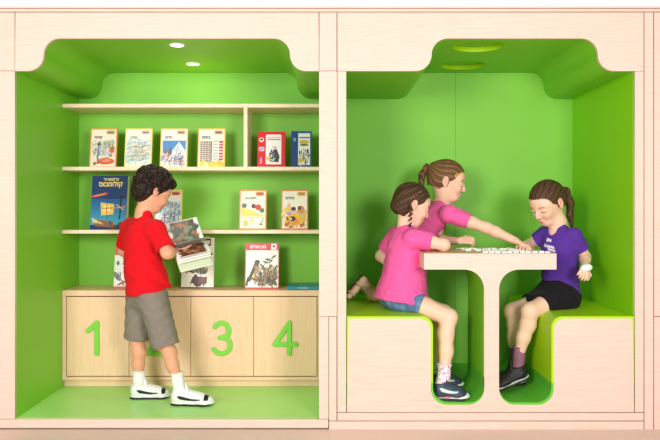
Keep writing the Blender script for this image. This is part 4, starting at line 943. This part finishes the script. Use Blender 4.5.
# ---------------------------------------------------------------- girl kneeling behind
def girl2():
    Fw = nrm([1, -.12, 0]); Rt = np.array([Fw[1], -Fw[0], 0]); Rt = np.cross(Fw, UP); bz = zs_
    root = person_root((*P(405, 290, .58)[:2], bz), 'girl with a ponytail kneeling on the left bench, reaching her arm over the table')
    pel = P(404, 258, .60); waist = P(416, 240, .59); ch = P(431, 220, .57); nb = P(442, 201, .56); tdir = nrm(nb-pel)
    tf = nrm(Fw-tdir*(Fw@tdir))
    hd = Head(P(447.5, 180.5, .55), (1, -.12, -.22), (-.0, 0, 1), 1.09)
    shR = P(449, 214, .455); shL = P(440, 212, .665); elR = P(487, 228, .40); wrR = P(516, 241, .31); elL = P(436, 240, .66); wrL = P(459, 241, .45)
    hpR, hpL = P(405, 262, .53), P(402, 262, .66); knR, knL = P(410, 293, .50), P(410, 292, .68); anR, anL = P(372, 289, .52), P(372, 289, .66)
    for v in (knR, knL): v[2] = bz+.046
    for v in (anR, anL): v[2] = bz+.036
    B = hd.prims()+[cone(nb, hd.p(-.018, 0, -.045), .034, .037, .025), cone(ch, nb, .064, .034, .05), cone(T(shR, -Rt*.02), T(shL, Rt*.02), .034, .034, .03),
        cone(waist, ch, .08, .090, .04, flat=(tf, .74)), cone(pel, waist, .094, .08, .04, flat=(tf, .85))]
    B += arm(shR, elR, wrR)+arm(shL, elL, wrL)+leg(hpR, knR, anR)+leg(hpL, knL, anL)
    hR, bR = hand(wrR, P(529, 247, .27)-wrR, (.25, -.1, 1), -1, .32, .05); hL, bL = hand(wrL, (.9, -.35, .10), (0, -.8, .8), -1, .85, .03)
    B += hR+hL
    feet = []
    for an, yy in ((anR, .515), (anL, .655)):
        heel = P(363, 281, yy); toe = P(349, 296, yy); B += [cone(an, heel, .029, .026, .012), cone(heel, toe, .024, .015, .012, flat=(np.array([0, 1., 0]), 1.2)), cone(heel*.4+toe*.6, toe, .022, .014, .008, flat=(np.array([0, 1., 0]), 1.5))]; feet.append((heel, toe, an))
    hb = (hd.c-.125, hd.c+.125)
    wlink('body', sculpt(B, .0036, color=lambda V: hd.tint(V, np.tile(SKIN, (len(V), 1))), blocks=[hb, bR, bL], bvox=.0022), M_skin, root)
    eyes(hd, root)
    LB = (rgb(116, 80, 50), rgb(70, 46, 30), rgb(178, 134, 92))
    H, post = girlhair(hd, (-.088, 0, .045), front=(.080, .050), ear=(.004, -.004))
    wlink('hair', sculpt(H, .0024, color=lambda V: hd.hairtint(V, (-.09, 0, .045), *LB), post=post), M_hair, root)
    pts = [hd.p(-.092, 0, .05), hd.p(-.118, 0, .045), hd.p(-.132, .004, .005), hd.p(-.128, .008, -.045), hd.p(-.118, .01, -.085)]
    pn = wlink('ponytail', sculpt(strands(pts, [.014, .022, .024, .019, .007], 16, 3, .8), .0022, color=streak(rgb(92, 62, 42), rgb(56, 38, 26), rgb(140, 100, 70))), M_hair, root)
    wlink('hair_tie', sculpt([cone(hd.p(-.096, 0, .047), hd.p(-.102, 0, .05), .019, .019, .002)], .0018, color=rgb(236, 190, 205)), M_cloth, pn)
    wlink('hair_clip', sculpt([hd.E((.040, .064, .038), (.010, .004, .004), .002), hd.E((.032, .067, .030), (.004, .004, .008), .002)], .0015, color=rgb(225, 170, 60)), M_shoe, root)
    pink = rgb(250, 104, 172)
    hem = P(404, 256, .60)
    St = [cone(T(shR, -Rt*.012), T(shL, Rt*.012), .046, .046, .03), cone(nb-tdir*.012, ch+tdir*.02, .046, .074, .03, flat=(tf, .85)), cone(ch, waist, .100, .096, .04, flat=(tf, .80)), cone(waist, hem, .096, .108, .04, flat=(tf, .88), capb=True)]
    a, b = sleeve(shR, elR, .50, .048, .046); c, d = sleeve(shL, elL, .6, .046, .044)
    St += a+c+b+d+[cone(nb-tdir*.01, nb+(hd.c-nb)*.5, .036, .044, .004, sub=True)]
    wlink('t_shirt', sculpt(St, .0032, color=fabric(pink, 5, .03), post=lambda D, Q: D-.001+.0040*wav(Q, 26, 46)+.0030*wav(Q, 7, 95)), M_cloth, root)
    So = [cone(hpR, hpL, .082, .082, .04), cone(hpR, hpR+(knR-hpR)*.35, .072, .070, .03, capb=True), cone(hpL, hpL+(knL-hpL)*.35, .072, .070, .03, capb=True)]
    wlink('shorts', sculpt(So, .0034, color=fabric(rgb(150, 120, 110), 5, .05)), M_cloth, root)
    # sandals
    for heel, toe, an in feet:
        d = nrm(toe-heel); n = nrm(np.cross(d, [0, 1, 0]));  n = n if n[0] < 0 else -n
        o = n*.026
        sd = [cone(heel+o-d*.022, heel*.5+toe*.5+o, .005, .005, .004, flat=(np.array([0, 1., 0]), 5)), cone(heel*.5+toe*.5+o, toe+o+d*.012, .005, .005, .004, flat=(np.array([0, 1., 0]), 6.0))]
        def sol(D, Q): return D
        s_ = wlink('sandal', sculpt([dict(p) for p in sd], .0022, color=rgb(92, 66, 50), post=sol), M_shoe, root)
        St2 = []
        for t in (.25, .8):
            c = heel+(toe-heel)*t; R0 = .029 if t < .5 else .024; pp = []
            for k_ in range(13):
                a = math.pi*k_/12; pp.append(c+np.array([0, 1., 0])*math.cos(a)*R0*1.12-n*math.sin(a)*R0)
            pp = [c+o+np.array([0, 1., 0])*R0*1.12]+pp+[c+o-np.array([0, 1., 0])*R0*1.12]; St2 += limb(pp, [.0042]*len(pp), .002)
        c = heel+(an-heel)*.45; ax_ = nrm(an-heel); e1 = np.array([0, 1., 0]); e2 = nrm(np.cross(ax_, e1)); pp = [c+e1*.031*math.cos(a)+e2*.031*math.sin(a) for a in np.linspace(0, math.tau, 21)]
        St2 += limb(pp, [.004]*21, .002); a0 = heel+(toe-heel)*.25
        for q_ in (-1, 1): St2 += limb([a0+e1*q_*.032, c+e1*q_*.031], [.004, .004], .002)
        wlink('strap', sculpt(St2, .002, color=rgb(206, 180, 140)), M_shoe, s_)
girl2()
# ---------------------------------------------------------------- girl on the right bench
def girl3():
    Fw = nrm([-.85, -.50, 0]); Rt = np.cross(Fw, UP); bz = zs_          # Rt = her right
    root = person_root((*P(562, 300, .36)[:2], bz), 'girl in a purple T-shirt and black skirt seated on the right bench, looking down')
    pel = P(560, 291, .37); waist = P(560, 272, .37); ch = P(560, 249, .36); nb = P(558, 222, .36)
    hd = Head(P(547, 202.5, .34), (-.76, -.46, -.50), (0, 0, 1), 1.09, closed=True)
    shL = P(574, 236, .29); shR = P(544.5, 234, .43); elL = P(585.5, 257, .32); wrL = P(585, 268, .18); elR = P(531, 251, .47); wrR = P(524, 249, .33)
    wrR[2] = TT+.026; elR[2] = TT+.02
    hpL, hpR = P(560, 299, .30), P(552, 299, .42); knL, knR = P(530, 311, .20), P(512, 311, .35); anL, anR = P(519, 355, .235), P(515, 356, .335)
    B = hd.prims()+[cone(nb, hd.p(-.018, 0, -.045), .034, .037, .025), cone(ch, nb, .064, .034, .05), cone(T(shR, -Rt*.02), T(shL, Rt*.02), .034, .034, .03),
        cone(waist, ch, .084, .092, .04, flat=(Fw, .76)), cone(pel, waist, .098, .084, .04, flat=(Fw, .85))]
    B += arm(shR, elR, wrR, .9)+arm(shL, elL, wrL, .88)+leg(hpL, knL, anL, cf=.040)+leg(hpR, knR, anR, cf=.040)
    hL, bL = hand(wrL, P(584, 274, .10)-wrL, (.5, 0, .8), -1, .8, .04); hR, bR = hand(wrR, (-.2, -1, -.1), (0, 0, 1), 1, .3)
    B += hL+hR+[cone(anR, T(anR, (-.004, 0, -.025)), .027, .028, .01), cone(anL, T(anL, (-.004, 0, -.025)), .027, .028, .01)]
    hb = (hd.c-.125, hd.c+.125)
    wlink('body', sculpt(B, .0036, color=lambda V: hd.tint(V, np.tile(SKIN, (len(V), 1))), blocks=[hb, bR, bL], bvox=.0022), M_skin, root)
    eyes(hd, root, down=.85)
    H, post = girlhair(hd, (-.090, 0, .028), front=(.085, .053), ear=(.002, -.004))
    wlink('hair', sculpt(H, .0024, color=lambda V: hd.hairtint(V, (-.092, 0, .028), BR[0], BR[1], BR[2]), post=post), M_hair, root)
    g0 = hd.p(-.094, 0, .030); pts = [g0, P(566, 191, .38), P(570, 203, .39), P(570, 215, .40), P(572, 227, .40)]
    pn = wlink('ponytail', sculpt(strands(pts, [.015, .024, .027, .022, .007], 18, 8, .8), .0022, color=streak(*BR)), M_hair, root)
    wlink('hair_tie', sculpt([cone(g0, g0+(pts[1]-g0)*.3, .019, .019, .002)], .0018, color=rgb(225, 225, 235)), M_cloth, pn)
    pur = rgb(92, 54, 156); hem = P(560, 293, .365)
    St = [cone(T(shR, -Rt*.012), T(shL, Rt*.012), .041, .041, .03, flat=(UP, .9)), cone(T(nb, (0, 0, -.014)), T(ch, (0, 0, .02)), .046, .076, .03, flat=(Fw, .84)), cone(ch, waist, .104, .094, .04, flat=(Fw, .82)), cone(waist, hem, .094, .112, .04, flat=(Fw, .86), capb=True)]
    a, b = sleeve(shR, elR, .62, .042, .040); c, d = sleeve(shL, elL, .66, .042, .042)
    St += a+c+b+d+[cone(nb-UP*.012+Fw*.03, T(nb, Fw*.03+UP*.05), .034, .05, .004, sub=True), ell(T(nb, Fw*.068-UP*.022), (.045, .040, .052), np.array([Fw, Rt, UP]), .004, sub=True), cone(nb, nb+UP*.05, .036, .044, .004, sub=True)]
    rt_ = Rt; logo_o = ch
    g = random.Random(3); sc_ = []
    for row, (x_, u0, n_, w_, h_) in enumerate(((-.020, .052, 3, .011, .011), (-.036, .022, 6, .012, .010), (-.006, .002, 5, .009, .006))):
        for i in range(n_):
            x0 = x_+i*w_; u1 = u0-.002*i; H_ = h_*(1.3 if i == 0 else 1)
            pts_ = [(x0, u1-H_*.7), (x0+w_*.15, u1+H_*g.uniform(.4, .9)), (x0+w_*.6, u1+H_*g.uniform(0, .5)), (x0+w_*.3, u1-H_*g.uniform(.2, .6)), (x0+w_*.95, u1-H_*.5)]
            sc_ += list(zip(pts_[:-1], pts_[1:]))
    def pc(V):
        C = fabric(pur, 6, .04)(V); w = V-logo_o; a_ = -(w@rt_); u_ = w@UP; fr = (w@Fw) > .01
        m = np.zeros(len(V), bool)
        for (x0, y0), (x1, y1) in sc_:
            dx, dy = x1-x0, y1-y0; t = np.clip(((a_-x0)*dx+(u_-y0)*dy)/(dx*dx+dy*dy), 0, 1); m |= np.hypot(a_-x0-t*dx, u_-y0-t*dy) < .0021
        C[m & fr] = rgb(240, 238, 245); return C
    def ps(D, Q): dz = np.clip((Q[2]-hem[2])/.12, 0, 1); return D-.001+.0042*wav(Q, 23, 48)+.0030*wav(Q, 16, 95)+.0024*np.sin(Q[2]*110+3*np.sin(Q[0]*24)+Q[1]*30)*(1-dz)
    wlink('t_shirt', sculpt(St, .0026, color=pc, post=ps), M_cloth, root)
    eL, eR = hpL+(knL-hpL)*.62, hpR+(knR-hpR)*.60
    So = [cone(P(560, 296, .37), P(559, 288, .37), .112, .10, .03, flat=(UP, .9)), cone(hpL, eL, .084, .066, .05, capb=True), cone(hpR, eR, .084, .066, .06, capb=True), cone((hpL+hpR)/2, (eL+eR)/2, .07, .055, .05, capb=True)]
    wlink('skirt', sculpt(So, .003, color=fabric(rgb(34, 30, 36), 7, .08), post=lambda D, Q: np.maximum(D+.0022*wav(Q, 17, 60), np.where(Q[0] > X(551.5), (bz+.0015)-Q[2], -1))), M_cloth, root)
    acc = dict(swoosh=rgb(60, 56, 60), lace=rgb(50, 46, 50), toe=None); dk = rgb(38, 34, 36); zf = zw+.001
    sc = fabric(rgb(150, 100, 122), 3, .25)
    a_, b_ = P(527.5, 377, .24), P(493, 384, .20); b_[2] = zf+.002
    b_[0] = max(b_[0], X(499)+.012)
    shoe(root, a_, b_, 'shoe', dk, [rgb(205, 200, 196), rgb(40, 36, 38)], acc, sock=(T(anL, (0, 0, -.012)), T(anL, (.003, 0, .045)), .030, .033), sockcol=sc, k=1.25)
    a_, b_ = P(524, 380, .35), P(497, 384, .32); a_[2] = zf+.01; b_[2] = zf; b_[0] = X(499)+.008
    shoe(root, a_, b_, 'shoe', dk, [rgb(205, 200, 196), rgb(40, 36, 38)], acc, sock=(T(anR, (0, 0, -.012)), T(anR, (0, 0, .045)), .030, .033), sockcol=sc, k=1.25)
    c0 = P(586, 268, .125)
    o = sculpt([ell(c0, (.028, .022, .018), None, .01), ell(c0+np.array([.012, 0, .006]), (.018, .018, .012), None, .01), ell(c0+np.array([-.012, -.004, -.002]), (.014, .016, .014), None, .01)], .002, color=rgb(240, 246, 242), post=lambda D, Q: D+.0015*wav(Q, 3, 220))
    r = empty('cloth', tuple(c0)); tag(r, 'small white cloth over the hand of the girl in purple', 'cloth'); wlink('folded_cloth', o, M_cloth, r)
girl3()
